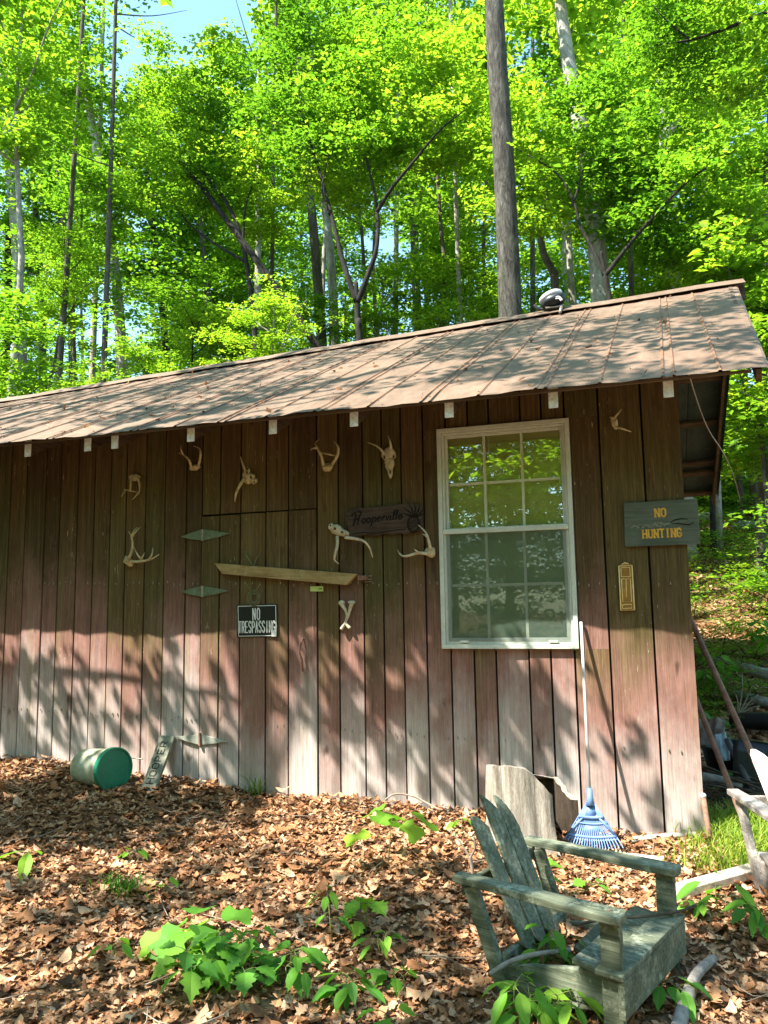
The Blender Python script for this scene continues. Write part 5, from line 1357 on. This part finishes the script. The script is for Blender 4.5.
# ------------------------------------------------------------------ foliage clouds
RHO = np.array([[(-0.5, 0, 0), (0.02, 0.30, 0.06), (0.5, 0, -0.08), (0.02, -0.30, 0.06)],
                [(-0.5, 0, 0), (-0.05, 0.24, 0.07), (0.5, 0, -0.05), (-0.05, -0.24, 0.07)],
                [(-0.5, 0, 0), (0.10, 0.36, 0.04), (0.5, 0, -0.1), (0.10, -0.36, 0.04)]])
LP = [(r, np.array([(0, 1, 2, 3)])) for r in RHO]
def cloud(centers, radii, flat, counts, leaf, tilt=0.5):
    """leaf sprays: flattened discs of small leaves"""
    P = []
    for c, r, n in zip(centers, radii, counts):
        n = int(n); rr_ = r * np.sqrt(NR.uniform(0, 1, n)); a = NR.uniform(0, 2 * np.pi, n)
        z = NR.normal(0, flat * r, n) - 0.18 * rr_ ** 2 / max(r, 1e-3)
        P.append(np.stack([c[0] + rr_ * np.cos(a), c[1] + rr_ * np.sin(a), c[2] + z], 1))
    P = np.concatenate(P); n = len(P)
    return scatter(LP, P, leaf * np.clip(NR.lognormal(-0.08, 0.32, n), 0.45, 1.9), rand_rot(n, tilt))
def crown_mesh(name, rx_, rz_, nspray, per, leaf, spray=(0.35, 0.95), mat='leaf', bias=0.0):
    """a crown around the origin: sprays grouped on tiers of boughs, with gaps"""
    C, Rr, K = [], [], []
    nb = max(6, nspray // 7)
    boughs = []
    for i in range(nb):
        z = -rz_ + 2 * rz_ * (i + NR.uniform(0.1, 0.9)) / nb; a = i * 2.4 + NR.uniform(-0.5, 0.5)
        L = rx_ * (max(0.05, 1 - (z / rz_ * 0.9) ** 2)) ** 0.3 * NR.uniform(0.45, 1.3); boughs.append((z, a, L))
    for k in range(nspray):
        z, a, L = boughs[k % nb]; t = NR.uniform(0.15, 1.0); a2 = a + NR.normal(0, 0.34)
        C.append((L * t * math.cos(a2), L * t * math.sin(a2), z + 0.15 * L * t + NR.normal(0, 0.22))); r = NR.uniform(*spray); Rr.append(r); K.append(per * (r / 0.55) ** 2 * NR.uniform(0.6, 1.3))
    V, T = cloud(C, Rr, 0.11, K, leaf, 0.45)
    return fast_mesh(name, V, T, np.full(len(T), 4), [M[mat]]), boughs
def bough_mesh(mb, boughs, axis_fn, z_off, r0):
    for z, a, L in boughs:
        p = axis_fn(z + z_off - 0.35 * L); q = axis_fn(z + z_off) + Vector((math.cos(a) * L * 0.55, math.sin(a) * L * 0.55, 0.12 * L)); e = axis_fn(z + z_off) + Vector((math.cos(a) * L * 0.95, math.sin(a) * L * 0.95, 0.24 * L))
        mb.tube(smooth_pts([p, (p + q) / 2 + Vector((0, 0, -0.05 * L)), q, e], 3), [r0 * (1 - 0.085 * i) for i in range(10)], 5)
CR = [crown_mesh('foliage', 3.0, 2.8, 115, 46, 0.165, mat='leaf'), crown_mesh('foliage', 3.1, 2.5, 115, 46, 0.165, mat='leaf_pale'),
      crown_mesh('foliage', 2.6, 3.1, 110, 46, 0.16, mat='leaf'), crown_mesh('foliage', 2.9, 2.6, 110, 46, 0.17, mat='leaf_pale')]
CF = [crown_mesh('foliage', 2.4, 2.5, 110, 48, 0.15, (0.4, 0.85), mat='leaf'), crown_mesh('foliage', 2.5, 2.4, 110, 48, 0.15, (0.4, 0.85), mat='leaf_pale')]
CS = [crown_mesh('foliage', 1.0, 0.9, 40, 60, 0.085, (0.25, 0.5), mat='leaf_pale'), crown_mesh('foliage', 1.1, 0.7, 40, 60, 0.085, (0.25, 0.5), mat='leaf')]

def crown_child(parent, mesh, off, rz, sc):
    o = link('crown', mesh, parent); o.location = off; o.rotation_euler = (0, 0, rz); o.scale = sc; return o

# ---- trees one can tell apart, each from its own trunk line in the photo
def named_tree(label, Y, line, wpx, mat, crowns, forks=(), name='forest_tree', taper=0.5, rough=0.0, extend=True):
    """line: trunk pixels from bottom to top at depth Y; carried down to the ground and up into the crown"""
    P = [W(px, py, Y) for px, py in line]
    d0 = (P[0] - P[1]).normalized(); g0 = gz(P[0].x, Y)
    foot = P[0] + d0 * ((P[0].z - g0) / max(0.2, -d0.z)) if d0.z < -0.3 else P[0] + Vector((0.3, 0, -(P[0].z - g0)))
    foot.z = gz(foot.x, foot.y) - 0.15
    dep = project(P[0])[2]; r = wpx / FPX * dep / 2
    top = P[-1] + (P[-1] - P[-2]).normalized() * (4.0 if extend else 0.4)
    pts = smooth_pts([foot] + P + [top], 5); n = len(pts)
    e = empty(name, foot + Vector((0, 0, 0.15)), label, 'tree')
    mb = MB(); mb.tube(pts, [r * (1.12 - taper * i / (n - 1) + 0.35 * math.exp(-i * 0.9)) for i in range(n)], 14)
    tr_ = mb.build('trunk', M[mat], e, True)
    for fk, w0 in forks:
        Q = smooth_pts([W(px, py, Y + dy) for px, py, dy in fk], 5); m = len(Q); r_ = w0 / FPX * dep / 2
        MB().tube(Q, [r_ * (1 - 0.75 * i / (m - 1)) for i in range(m)], 8).build('limb', M[mat], e, True)
    for (px, py, dy, sc, ci) in crowns:
        c = W(px, py, Y + dy); crown_child(e, (CR + CF + CS)[ci][0], c - ORG[e], R.uniform(0, 6.28), (sc, sc, sc * R.uniform(0.85, 1.1)))
    return e
named_tree('stout straight furrowed trunk rising behind the roof right of centre', 7.0, [(511, 330), (508, 250), (503, 150), (497, 60), (493, -20)], 22, 'bark_big', [], taper=0.25)
named_tree('pale mottled trunk rising behind the roof lamp to its right', 9.0, [(602, 310), (597, 250), (590, 190), (581, 130), (568, 60), (556, -20)], 19, 'bark_pale', [(575, 90, 1.2, 1.0, 1)])
named_tree('pale trunk forking high up at the right of the picture', 13.0, [(674, 300), (669, 200), (665, 130), (661, 60), (655, -20)], 14, 'bark_pale', [(690, 60, 1.5, 1.1, 3), (640, 250, 1.5, 0.8, 1)], [([(669, 135, 0), (690, 95, 0.2), (722, 48, 0.4), (740, 10, .5)], 8)])
named_tree('pale trunk with sunlit top in the upper left', 13.0, [(123, 385), (120, 330), (115, 270), (105, 195), (92, 125), (80, 40)], 11, 'bark_pale', [(70, 50, -0.8, 0.7, 1), (112, 205, -0.8, 0.45, 3), (135, 210, 1.6, 0.9, 0)])
named_tree('dark trunk leaning steeply to the left behind the roof', 9.0, [(301, 322), (285, 300), (262, 268), (228, 222), (190, 172), (160, 135)], 7.5, 'bark_dark', [(165, 125, -0.6, 0.5, 2), (200, 165, 0.9, 0.5, 1)], extend=False)
named_tree('slim pale trunk left of the forked dark sapling', 12.0, [(322, 350), (316, 260), (307, 160), (301, 90), (297, 0)], 10, 'bark_mid', [(290, 60, 1.2, 0.9, 3)])
named_tree('second slim pale trunk just right of the first', 13.0, [(335, 330), (329, 240), (319, 155), (312, 60), (308, 0)], 9, 'bark_pale', [(330, 90, 1.8, 0.9, 1)])
named_tree('dark forked sapling spreading wide arms above the roof middle', 8.0, [(360, 345), (358, 322), (357, 302)], 7, 'bark_dark', [(300, 90, 0.8, 0.62, 2), (380, 90, 0.6, 0.66, 0), (440, 105, 0.6, 0.55, 1), (345, 150, 1.2, 0.5, 3)],
           [([(357, 303, 0), (343, 262, 0), (334, 225, .1), (322, 180, .2), (303, 120, .3), (290, 70, .3)], 6), ([(357, 303, 0), (368, 275, 0), (377, 245, 0), (377, 208, .1), (369, 170, .1), (352, 100, .2)], 6), ([(377, 212, 0), (392, 188, -.1), (415, 160, -.2), (440, 130, -.3), (465, 110, -.3)], 4.5), ([(330, 215, .1), (322, 190, .1), (330, 150, 0.3)], 3)], name='forked_sapling', extend=False)
named_tree('thin dark sapling curving up left of the leaning trunk', 9.0, [(256, 360), (253, 310), (246, 260), (238, 228), (225, 200), (205, 175)], 5, 'bark_dark', [(215, 150, 0.6, 0.55, 2), (262, 190, 0.6, 0.5, 1)], [([(246, 262, 0), (225, 250, 0), (190, 225, 0.1), (165, 190, 0.2)], 4), ([(243, 245, 0), (246, 205, 0), (260, 165, 0.1)], 3)], name='thin_sapling', extend=False)
named_tree('pale trunk at the far left edge of the woods', 15.0, [(22, 395), (19, 280), (12, 190), (6, 120), (2, 30)], 11, 'bark_pale', [(20, 80, 1.0, 1.1, 3), (30, 230, 1.5, 0.8, 0)])
named_tree('grey trunk second from the left edge', 17.0, [(43, 395), (42, 340), (40, 290), (36, 220)], 8, 'bark_mid', [(45, 180, 1.0, 1.0, 1)])
named_tree('grey trunk third from the left edge', 16.0, [(73, 395), (72, 340), (70, 290), (64, 230)], 8, 'bark_mid', [(70, 190, 1.4, 0.9, 2)])
named_tree('crooked bare snag twisting up behind the roof lamp', 9.5, [(556, 300), (554, 275), (543, 252), (541, 225), (546, 195), (543, 175)], 8, 'bark_mid', [(520, 150, 1.8, 0.6, 1)], name='bent_snag', extend=False)
named_tree('slender dark sapling branching low beside the mottled trunk', 7.5, [(610, 300), (607, 285), (605, 274)], 5, 'bark_dark', [(520, 165, 0.8, 0.5, 3), (600, 150, 0.8, 0.55, 2), (700, 150, 0.7, 0.6, 1), (650, 195, 0.9, 0.5, 0)],
           [([(605, 276, 0), (593, 250, 0), (580, 225, 0), (573, 200, 0), (555, 172, .1), (515, 148, .2)], 4.5), ([(605, 276, 0), (625, 250, 0), (655, 215, 0), (692, 178, .1), (735, 150, .2)], 5), ([(573, 205, 0), (580, 180, 0), (585, 150, 0.1)], 3)], name='slender_sapling', extend=False)
named_tree('thin straight grey stem left of the stout trunk', 12.0, [(441, 330), (445, 270), (441, 230), (436, 150)], 5, 'bark_mid', [(430, 200, 1.0, 0.7, 3)], name='thin_tree')
named_tree('dark trunk at the right edge beyond the roof end', 10.0, [(764, 345), (765, 290), (764, 240), (768, 150)], 7, 'bark_mid', [(750, 250, 1.2, 0.75, 1), (760, 90, 1.0, 0.9, 0)])
named_tree('tree outside the right edge reaching a dark bough across the top corner', 4.6, [(880, 420), (872, 250), (862, 100), (855, -60)], 16, 'bark_dark', [(745, 12, 0.3, 0.42, 1), (670, 22, 0.4, 0.36, 2)],
           [([(866, 40, 0), (800, 5, 0), (768, 12, 0), (722, 30, 0), (690, 40, 0), (655, 45, 0)], 6.5), ([(690, 40, 0), (668, 22, 0), (655, 8, 0)], 3)])
named_tree('tall trunk behind the roof between forked sapling and stout trunk', 16.0, [(418, 345), (415, 250), (410, 150), (405, 40)], 9, 'bark_mid', [(415, 60, 1.0, 1.1, 0), (455, 250, 1.5, 0.8, 1)])
named_tree('dark grey stem between leaning trunk and left roof slope', 14.0, [(170, 385), (165, 340), (158, 270), (150, 200)], 7, 'bark_dark', [(185, 270, 1.2, 0.9, 1), (150, 150, 1.0, 0.9, 3)])
named_tree('grey stem behind the curve of the thin dark sapling', 15.0, [(214, 370), (210, 320), (204, 260), (196, 180)], 7, 'bark_mid', [(205, 260, 1.6, 0.9, 0), (230, 110, 1.0, 0.8, 3)])
named_tree('pale stem showing through leaves right of the mottled trunk', 18.0, [(640, 310), (636, 240), (630, 150), (622, 50)], 8, 'bark_pale', [(615, 170, 2.0, 0.9, 3), (600, 30, 1.0, 1.1, 0)])

# ---- the young trees that fill the woods (nothing tells them apart)
LITS = []
KEEP = []
def hides(c, r, d):
    q = project(c)
    if q[2] < 1: return False
    rp = FPX * r / q[2]
    for (px, py, dep) in KEEP:
        if q[2] < dep + 0.5 and math.hypot(px - q[0], py - q[1]) < rp: return True
    return False
def blocks(c, r):
    for p in LITS:
        v = c - p; t = v.dot(SUN)
        if t > 0 and (v - SUN * t).length < r: return True
    return False
def wood_tree(label, group, az, el, d, ci, sc, mat):
    a = rad(az); x = CAM.x + d * math.sin(a); y = CAM.y + d * math.cos(a); zc = CAM.z + d * math.tan(rad(el)); g = gz(x, y)
    zc = max(zc, g + 1.2 * sc)
    if blocks(Vector((x, y, zc)), 2.7 * sc) or hides(Vector((x, y, zc)), 1.6 * sc, d): return
    e = empty('woodland_tree', (x, y, g), label, 'tree', group)
    me, boughs = ci
    lean = Vector((R.uniform(-0.5, 0.5), R.uniform(-0.4, 0.4), 0)); Hh = zc - g
    fn = lambda z: Vector((x, y, g)) + lean * (max(z, 0) / max(Hh, 1)) ** 1.5 + Vector((0.06 * math.sin(z * 1.1 + az), 0.05 * math.cos(z * 0.9 + az), max(z, -0.1)))
    zt = Hh + 2.0 * sc; k = 9; pts = [fn(-0.1 + (zt + 0.1) * i / k) for i in range(k + 1)]; r0 = 0.035 + 0.006 * Hh * R.uniform(0.6, 1.2)
    mb = MB(); mb.tube(pts, [r0 * (1.1 - 0.9 * i / k) for i in range(k + 1)], 8)
    rz = R.uniform(0, 6.28)
    bough_mesh(mb, [(z * sc, a_ + rz, L * sc) for z, a_, L in boughs[::2]], fn, Hh, r0 * 0.32)
    mb.build('trunk', M[mat], e, True)
    crown_child(e, me, (lean.x, lean.y, Hh), rz, (sc, sc, sc * R.uniform(0.85, 1.1)))
def gap(az, el):   # openings where the sky shows
    for (px, py, rp_) in SKYGAPS:
        d = FW + RT * ((px - 384) / FPX) + UP * ((512 - py) / FPX); a2 = math.degrees(math.atan2(d.x, d.y)); e2 = math.degrees(math.atan2(d.z, math.hypot(d.x, d.y)))
        if math.hypot((az - a2) * math.cos(rad(el)), el - e2) < rp_: return True
    return False
KEEP += [(px, py, dd) for pts_, dd in (([(510, 290), (508, 220), (503, 150), (497, 80), (494, 20)], 12.5), ([(600, 275), (595, 235), (588, 185)], 14.5), ([(670, 220), (666, 150), (662, 90), (700, 80)], 18.5), ([(122, 350), (94, 135)], 19), ([(290, 305), (255, 258), (215, 205), (180, 160)], 14.5), ([(318, 300), (312, 220), (305, 140)], 17.5), ([(333, 300), (328, 230)], 18.5), ([(358, 310), (343, 265), (330, 215), (372, 265), (377, 215), (415, 160), (310, 140)], 13.5), ([(250, 300), (240, 235)], 14.5), ([(15, 215)], 21), ([(42, 340), (72, 340)], 22), ([(553, 270), (543, 230)], 15), ([(605, 270), (580, 225), (640, 230), (690, 180)], 13)) for px, py in pts_]
LITS += [GP(px, py, 0.1) for px, py in ((715, 592), (705, 630), (730, 645), (745, 655), (700, 520), (735, 565), (760, 600), (755, 545), (720, 700), (725, 530), (765, 530), (700, 560), (720, 615), (760, 640), (700, 680))] + [at(px, py, 1, 12) for px, py in ((745, 420), (740, 470), (755, 390), (730, 500), (765, 450))]
SKYGAPS = [(165, 15, 4.0), (755, 110, 4.0), (130, 270, 3.0), (425, 265, 2.5), (540, 130, 3.5), (280, 230, 2.0), (60, 150, 2.0), (395, 90, 2.0), (650, 130, 2.4), (470, 250, 2.0), (240, 120, 1.8), (20, 250, 1.8), (700, 40, 1.6)]
GRP = 'young trees filling the woods behind the shed'; LBL = 'young green leaved tree in the mass of woods behind the shed'
for (d0, d1, cols, e0, e1, rows, pool, s0, s1) in ((14, 22, 12, 10, 25, 3, CR[1:2] + CR[3:4], 0.38, 0.62), (15, 21, 7, 16, 42, 3, CR, 0.55, 0.85), (22, 31, 9, 10, 40, 4, CR, 0.8, 1.15), (34, 50, 11, 8, 36, 4, CF, 1.1, 1.6)):
    for i in range(cols):
        for j in range(rows):
            az = -50 + 62 * (i + R.uniform(0, 1)) / cols; el = e0 + (e1 - e0) * (j + R.uniform(0, 1)) / rows
            if R.random() < (0.30 if d0 < 20 else 0.22 if d0 < 30 else 0.12): continue
            if gap(az, el): continue
            wood_tree(LBL, GRP, az, el, R.uniform(d0, d1), R.choice(pool), R.uniform(s0, s1), R.choice(['bark_mid', 'bark_dark', 'bark_pale', 'bark_mid']))
# saplings on the slope seen right of the shed
for i in range(14):
    wood_tree('leafy sapling on the slope right of the shed', 'saplings on the slope right of the shed', R.uniform(3.0, 14), R.uniform(5, 17), R.uniform(13, 24), R.choice(CR[:4]), R.uniform(0.5, 0.8), R.choice(['bark_dark', 'bark_mid']))
for i in range(12):
    wood_tree('leafy sapling on the slope right of the shed', 'saplings on the slope right of the shed', R.uniform(2.0, 13), R.uniform(3.5, 9), R.uniform(24, 38), R.choice(CR[:4]), R.uniform(0.7, 1.0), R.choice(['bark_dark', 'bark_mid']))
# far wood behind everything: one mass
n = 520; az = NR.uniform(-62, 24, n); el = NR.uniform(1, 40, n) ; d = NR.uniform(55, 75, n)
C = [(CAM.x + dd * math.sin(rad(a)), CAM.y + dd * math.cos(rad(a)), CAM.z + dd * math.tan(rad(e))) for a, e, dd in zip(az, el, d) if not gap(a, e) and R.random() < (1.0 if e < 12 else 0.32 if e < 20 else 0.10)]
V, T = cloud(C, NR.uniform(2.0, 4.0, len(C)), 0.25, np.full(len(C), 170), 0.55, 0.7)
o = link('far_woods', fast_mesh('far_woods', V, T, np.full(len(T), 4), [M['leaf_pale']])); tag(o, 'far off mass of woodland foliage behind the nearer trees', 'woods', kind='stuff')

# slim trunks whose crowns are high overhead
def slim_tree(px, d, w_, mat):
    q = FW + RT * ((px - 384) / FPX) + UP * (190 / FPX); a = math.atan2(q.x, q.y)
    x, y = CAM.x + d * math.sin(a), CAM.y + d * math.cos(a); g = gz(x, y); Hh = CAM.z + d * math.tan(rad(R.uniform(40, 46))) - g
    e = empty('slim_tree', (x, y, g), 'slim straight trunk with its leaves high overhead in the woods behind the shed', 'tree', 'slim straight trunks in the woods behind the shed')
    r0 = w_ / FPX * d / 2; lx, ly = R.uniform(-0.7, 0.7), R.uniform(-0.3, 0.3); ph = R.uniform(0, 6)
    fn = lambda t: Vector((x + lx * t + 0.10 * math.sin(3 * t + ph), y + ly * t + 0.08 * math.cos(4 * t + ph), g - 0.1 + (Hh + 2) * t))
    MB().tube([fn(i / 12) for i in range(13)], [r0 * (1.15 - 0.7 * i / 12) for i in range(13)], 10).build('trunk', M[mat], e, True)
    for _ in range(3):
        t = R.uniform(0.45, 0.85); a2 = R.uniform(0, 6.28); L = R.uniform(0.8, 2.2); p = fn(t); dv = Vector((math.cos(a2), math.sin(a2), R.uniform(0.3, 0.8)))
        MB().tube(smooth_pts([p, p + dv * L * 0.5 + Vector((0, 0, -0.06 * L)), p + dv * L]), [r0 * 0.28 * (1 - 0.08 * i) for i in range(11)], 6).build('limb', M[mat], e, True)
    sc = R.uniform(0.6, 0.85); crown_child(e, R.choice(CR)[0], (lx, ly, Hh + 1.2), R.uniform(0, 6.28), (sc, sc, sc * 0.8))
for px, d, w_, mat in ((58, 19, 6, 'bark_mid'), (95, 24, 6, 'bark_pale'), (110, 17, 6, 'bark_mid'), (252, 23, 7, 'bark_pale'), (274, 18, 5, 'bark_mid'), (392, 19, 6, 'bark_pale'), (428, 24, 6, 'bark_mid'), (468, 17, 6, 'bark_pale'), (530, 22, 6, 'bark_mid'), (566, 26, 7, 'bark_pale'), (628, 17, 6, 'bark_mid'), (702, 19, 7, 'bark_pale'), (738, 23, 7, 'bark_mid')):
    slim_tree(px, d, w_, mat)

# ---- shrubs on the slope right of the shed
SHL = 'low leafy shrub on the slope right of the shed'; SHG = 'low shrubs on the slope right of the shed'
def shrub(px, py, sc, ci, label=SHL, group=SHG):
    p = GP(px, py, 0.0); e = empty('woodland_shrub', p, label, 'shrub', group)
    me, boughs = CS[ci]; mb = MB()
    for z, a, L in boughs[::2]: mb.tube([(p.x, p.y, p.z - 0.05), p + Vector((math.cos(a) * L * sc * 0.5, math.sin(a) * L * sc * 0.5, (0.35 + 0.3 * z) * sc)), p + Vector((math.cos(a) * L * sc * 0.9, math.sin(a) * L * sc * 0.9, (0.55 + 0.4 * z) * sc))], [0.010, 0.007, 0.003], 5)
    mb.build('stems', M['bark_dark'], e, True)
    o = crown_child(e, me, (0, 0, 0.50 * sc), R.uniform(0, 6.28), (sc, sc, sc * 0.55))
for (px, py, sc, ci) in ((690, 530, 1.1, 0), (725, 545, 1.0, 1), (760, 540, 1.1, 0), (700, 572, 0.8, 0), (738, 578, 0.8, 1), (768, 590, 0.9, 0), (690, 600, .6, 1), (700, 640, 0.0, 0), (722, 655, 0.5, 1), (752, 660, 0.45, 0), (705, 690, 0.45, 0), (725, 705, 0.4, 1), (775, 640, 0.5, 0), (712, 735, 0.3, 0), (695, 510, 1.4, 1), (740, 515, 1.5, 0), (775, 515, 1.4, 1), (800, 560, 1.2, 0), (798, 620, .9, 1), (712, 556, .7, 1), (745, 600, .6, 0), (694, 618, .45, 1), (765, 615, .7, 1), (735, 632, .35, 0), (700, 662, .4, 0), (740, 672, .4, 1), (712, 712, .35, 1), (765, 700, .4, 0), (698, 725, .3, 0), (750, 575, .8, 0), (700, 545, 0.9, 0)):
    if sc > 0: shrub(px, py, sc, ci)

# ------------------------------------------------------------------ trees out of frame whose crowns shade the yard
# where the photograph shows shade on the leaves, boards and roof, boughs hang in the sun's way, 6 to 13 m up
def shade(px, py, surf):
    if surf == 'roof':
        p = 0.34
        if px > 455: p = 0.86
        if py > 0 and 60 < px < 420 and (py - (452 - 0.13 * px)) > -30: p = 0.14
        for (cx, cy, rx_, ry_, q) in ((250, 390, 120, 14, 0.7), (120, 412, 130, 10, 0.5), (640, 352, 90, 9, 0.15), (600, 318, 70, 5, 0.2), (720, 330, 50, 6, 0.3), (520, 380, 60, 5, 0.2), (690, 300, 40, 4, 0.3), (545, 350, 50, 5, 0.2)):
            if ((px - cx) / rx_) ** 2 + ((py - cy) / ry_) ** 2 < 1: p = q
        return p
    if surf == 'wall':
        if px < 25: return 0.9
        if px < 330: return 0.62 if py < 735 else 0.45
        if px < 405: return 0.55
        if px < 470: return 0.85 if py < 770 else 0.5
        if px < 560: return 0.80 if py < 735 else 0.25
        return 0.45 if 665 < py < 725 else 0.10
    if px > 690 and py < 930: return 0.04
    p = 0.60
    E_ = [(120, 818, 200, 27, 1.0), (300, 812, 40, 10, 0.8), (60, 800, 80, 16, 0.9), (40, 768, 60, 10, 0.15), (215, 775, 90, 8, 0.25), (240, 838, 90, 12, 0.10), (30, 872, 55, 12, 0.05), (130, 862, 60, 12, 0.25), (380, 828, 140, 42, 0.03), (560, 880, 130, 40, 0.10),
          (420, 868, 100, 26, 0.15), (620, 850, 180, 40, 0.12), (700, 910, 70, 24, 0.30), (170, 905, 110, 28, 0.45), (400, 940, 100, 30, 0.85), (250, 935, 60, 20, 0.6), (70, 935, 90, 26, 0.7), (520, 950, 90, 60, 0.75), (215, 965, 70, 42, 0.08), (345, 1000, 50, 26, 0.08), (720, 985, 80, 40, 0.6), (60, 990, 80, 24, 0.7), (620, 960, 60, 50, 0.5)]
    for (cx, cy, rx_, ry_, q) in E_:
        if ((px - cx) / rx_) ** 2 + ((py - cy) / ry_) ** 2 < 1: p = q
    return p
clu = []
def try_add(t, surf, lo, hi):
    q = project(t)
    pr = shade(q[0], q[1], surf) if (-120 < q[0] < 900 and -50 < q[1] < 1150) else 0.5
    if R.random() < -math.log(1 - min(pr, 0.97)) / (2.9 if pr < 0.8 else 2.1) * (0.8 if surf == 'roof' else 0.72 if surf == 'ground' and pr < 0.8 else 1.0):
        clu.append((Vector(t) + SUN * R.uniform(lo, hi), surf))
for _ in range(920):
    x, y = R.uniform(-6.2, 1.2), R.uniform(-3.3, -0.05); try_add((x, y, gz(x, y)), 'ground', 6.0, 11)
for _ in range(125):
    x, z = R.uniform(-6.0, 0.0), R.uniform(0.05, 1.2); try_add((x, -0.02, z), 'wall', 5.2, 7.5)
for _ in range(430):
    x, v = R.uniform(-9.5, 0.8), R.uniform(0, 1); try_add((x, -0.70 + 3.40 * v, 2.68 + 1.7 * v), 'roof', 6.0, 12)
SHT = [('tall tree outside the left of the picture shading the wall', (-7.6, -4.2)), ('tall tree outside the picture at left shading the roof', (-8.2, -1.2)), ('tree outside the picture at left shading the yard', (-5.4, -6.2))]
bins = [[], [], []]
for c, sf in clu:
    k = min(range(3), key=lambda i: (c.x - SHT[i][1][0]) ** 2 + (c.y - SHT[i][1][1]) ** 2 + R.uniform(0, 3)); bins[k].append((c, sf))
for (lb_, (x, y)), B in zip(SHT, bins):
    g = gz(x, y); e = empty('shade_tree', (x, y, g), lb_, 'tree')
    zmax = max([c.z for c, _ in B] + [10]); k = 10
    mb = MB(); mb.tube([Vector((x + 0.15 * math.sin(i * 0.8), y + 0.12 * math.cos(i * 0.7), g - 0.1 + (zmax + 1 - g) * i / k)) for i in range(k + 1)], [0.20 * (1.1 - 0.9 * i / k) for i in range(k + 1)], 12)
    for c, _ in B[::6]:
        p = Vector((x, y, max(g + 3, c.z - 1.5))); mb.tube(smooth_pts([p, (p + c) / 2 + Vector((0, 0, 0.25)), c]), [0.035 * (1 - 0.085 * i) for i in range(11)], 5)
    mb.build('trunk', M['bark_mid'], e, True)
    V, T = cloud([tuple(c) for c, _ in B], [R.uniform(0.15, 0.32) if f == 'wall' else R.uniform(0.28, 0.55) if f == 'roof' else R.uniform(0.16, 0.34) for _, f in B], 0.30, [R.uniform(20, 40) if f == 'wall' else R.uniform(50, 100) if f == 'roof' else R.uniform(16, 34) for _, f in B], 0.11, 0.5)
    me = fast_mesh('foliage', V - np.array([x, y, g]), T, np.full(len(T), 4), [M['leaf']]); link('crown', me, e)
# trees behind the viewpoint, seen only as reflections in the window
ring = []
for k in range(26):
    a = rad(95 + 190 * (k + R.uniform(0.1, 0.9)) / 26); d = R.uniform(13, 17) if k % 2 else R.uniform(18, 24); ring.append((CAM.x + d * math.sin(a), CAM.y + d * math.cos(a), R.uniform(5.0, 7.5) if k % 2 else R.uniform(8, 11)))
for k in range(16):
    a = rad(110 + 150 * (k + R.uniform(0.1, 0.9)) / 16); d = R.uniform(27, 34); ring.append((CAM.x + d * math.sin(a), CAM.y + d * math.cos(a), R.uniform(9, 15)))
for k, (x, y, h) in enumerate(ring):
    g = gz(x, y); e = empty('woodland_tree', (x, y, g), 'leafy tree standing behind the viewpoint', 'tree', 'trees behind the viewpoint')
    mb = MB(); mb.tube([(x, y, g - 0.1), (x + 0.2, y, g + h * 0.6), (x + 0.1, y + 0.2, g + h + 1)], [0.16, 0.12, 0.04], 10); mb.build('trunk', M['bark_mid'], e, True)
    for dz, sc in ((-0.45 * h, 1.15), (0.0, 1.5)):
        crown_child(e, R.choice(CR)[0], (R.uniform(-.5, .5), R.uniform(-.5, .5), h + dz), R.uniform(0, 6.28), (sc, sc, sc))
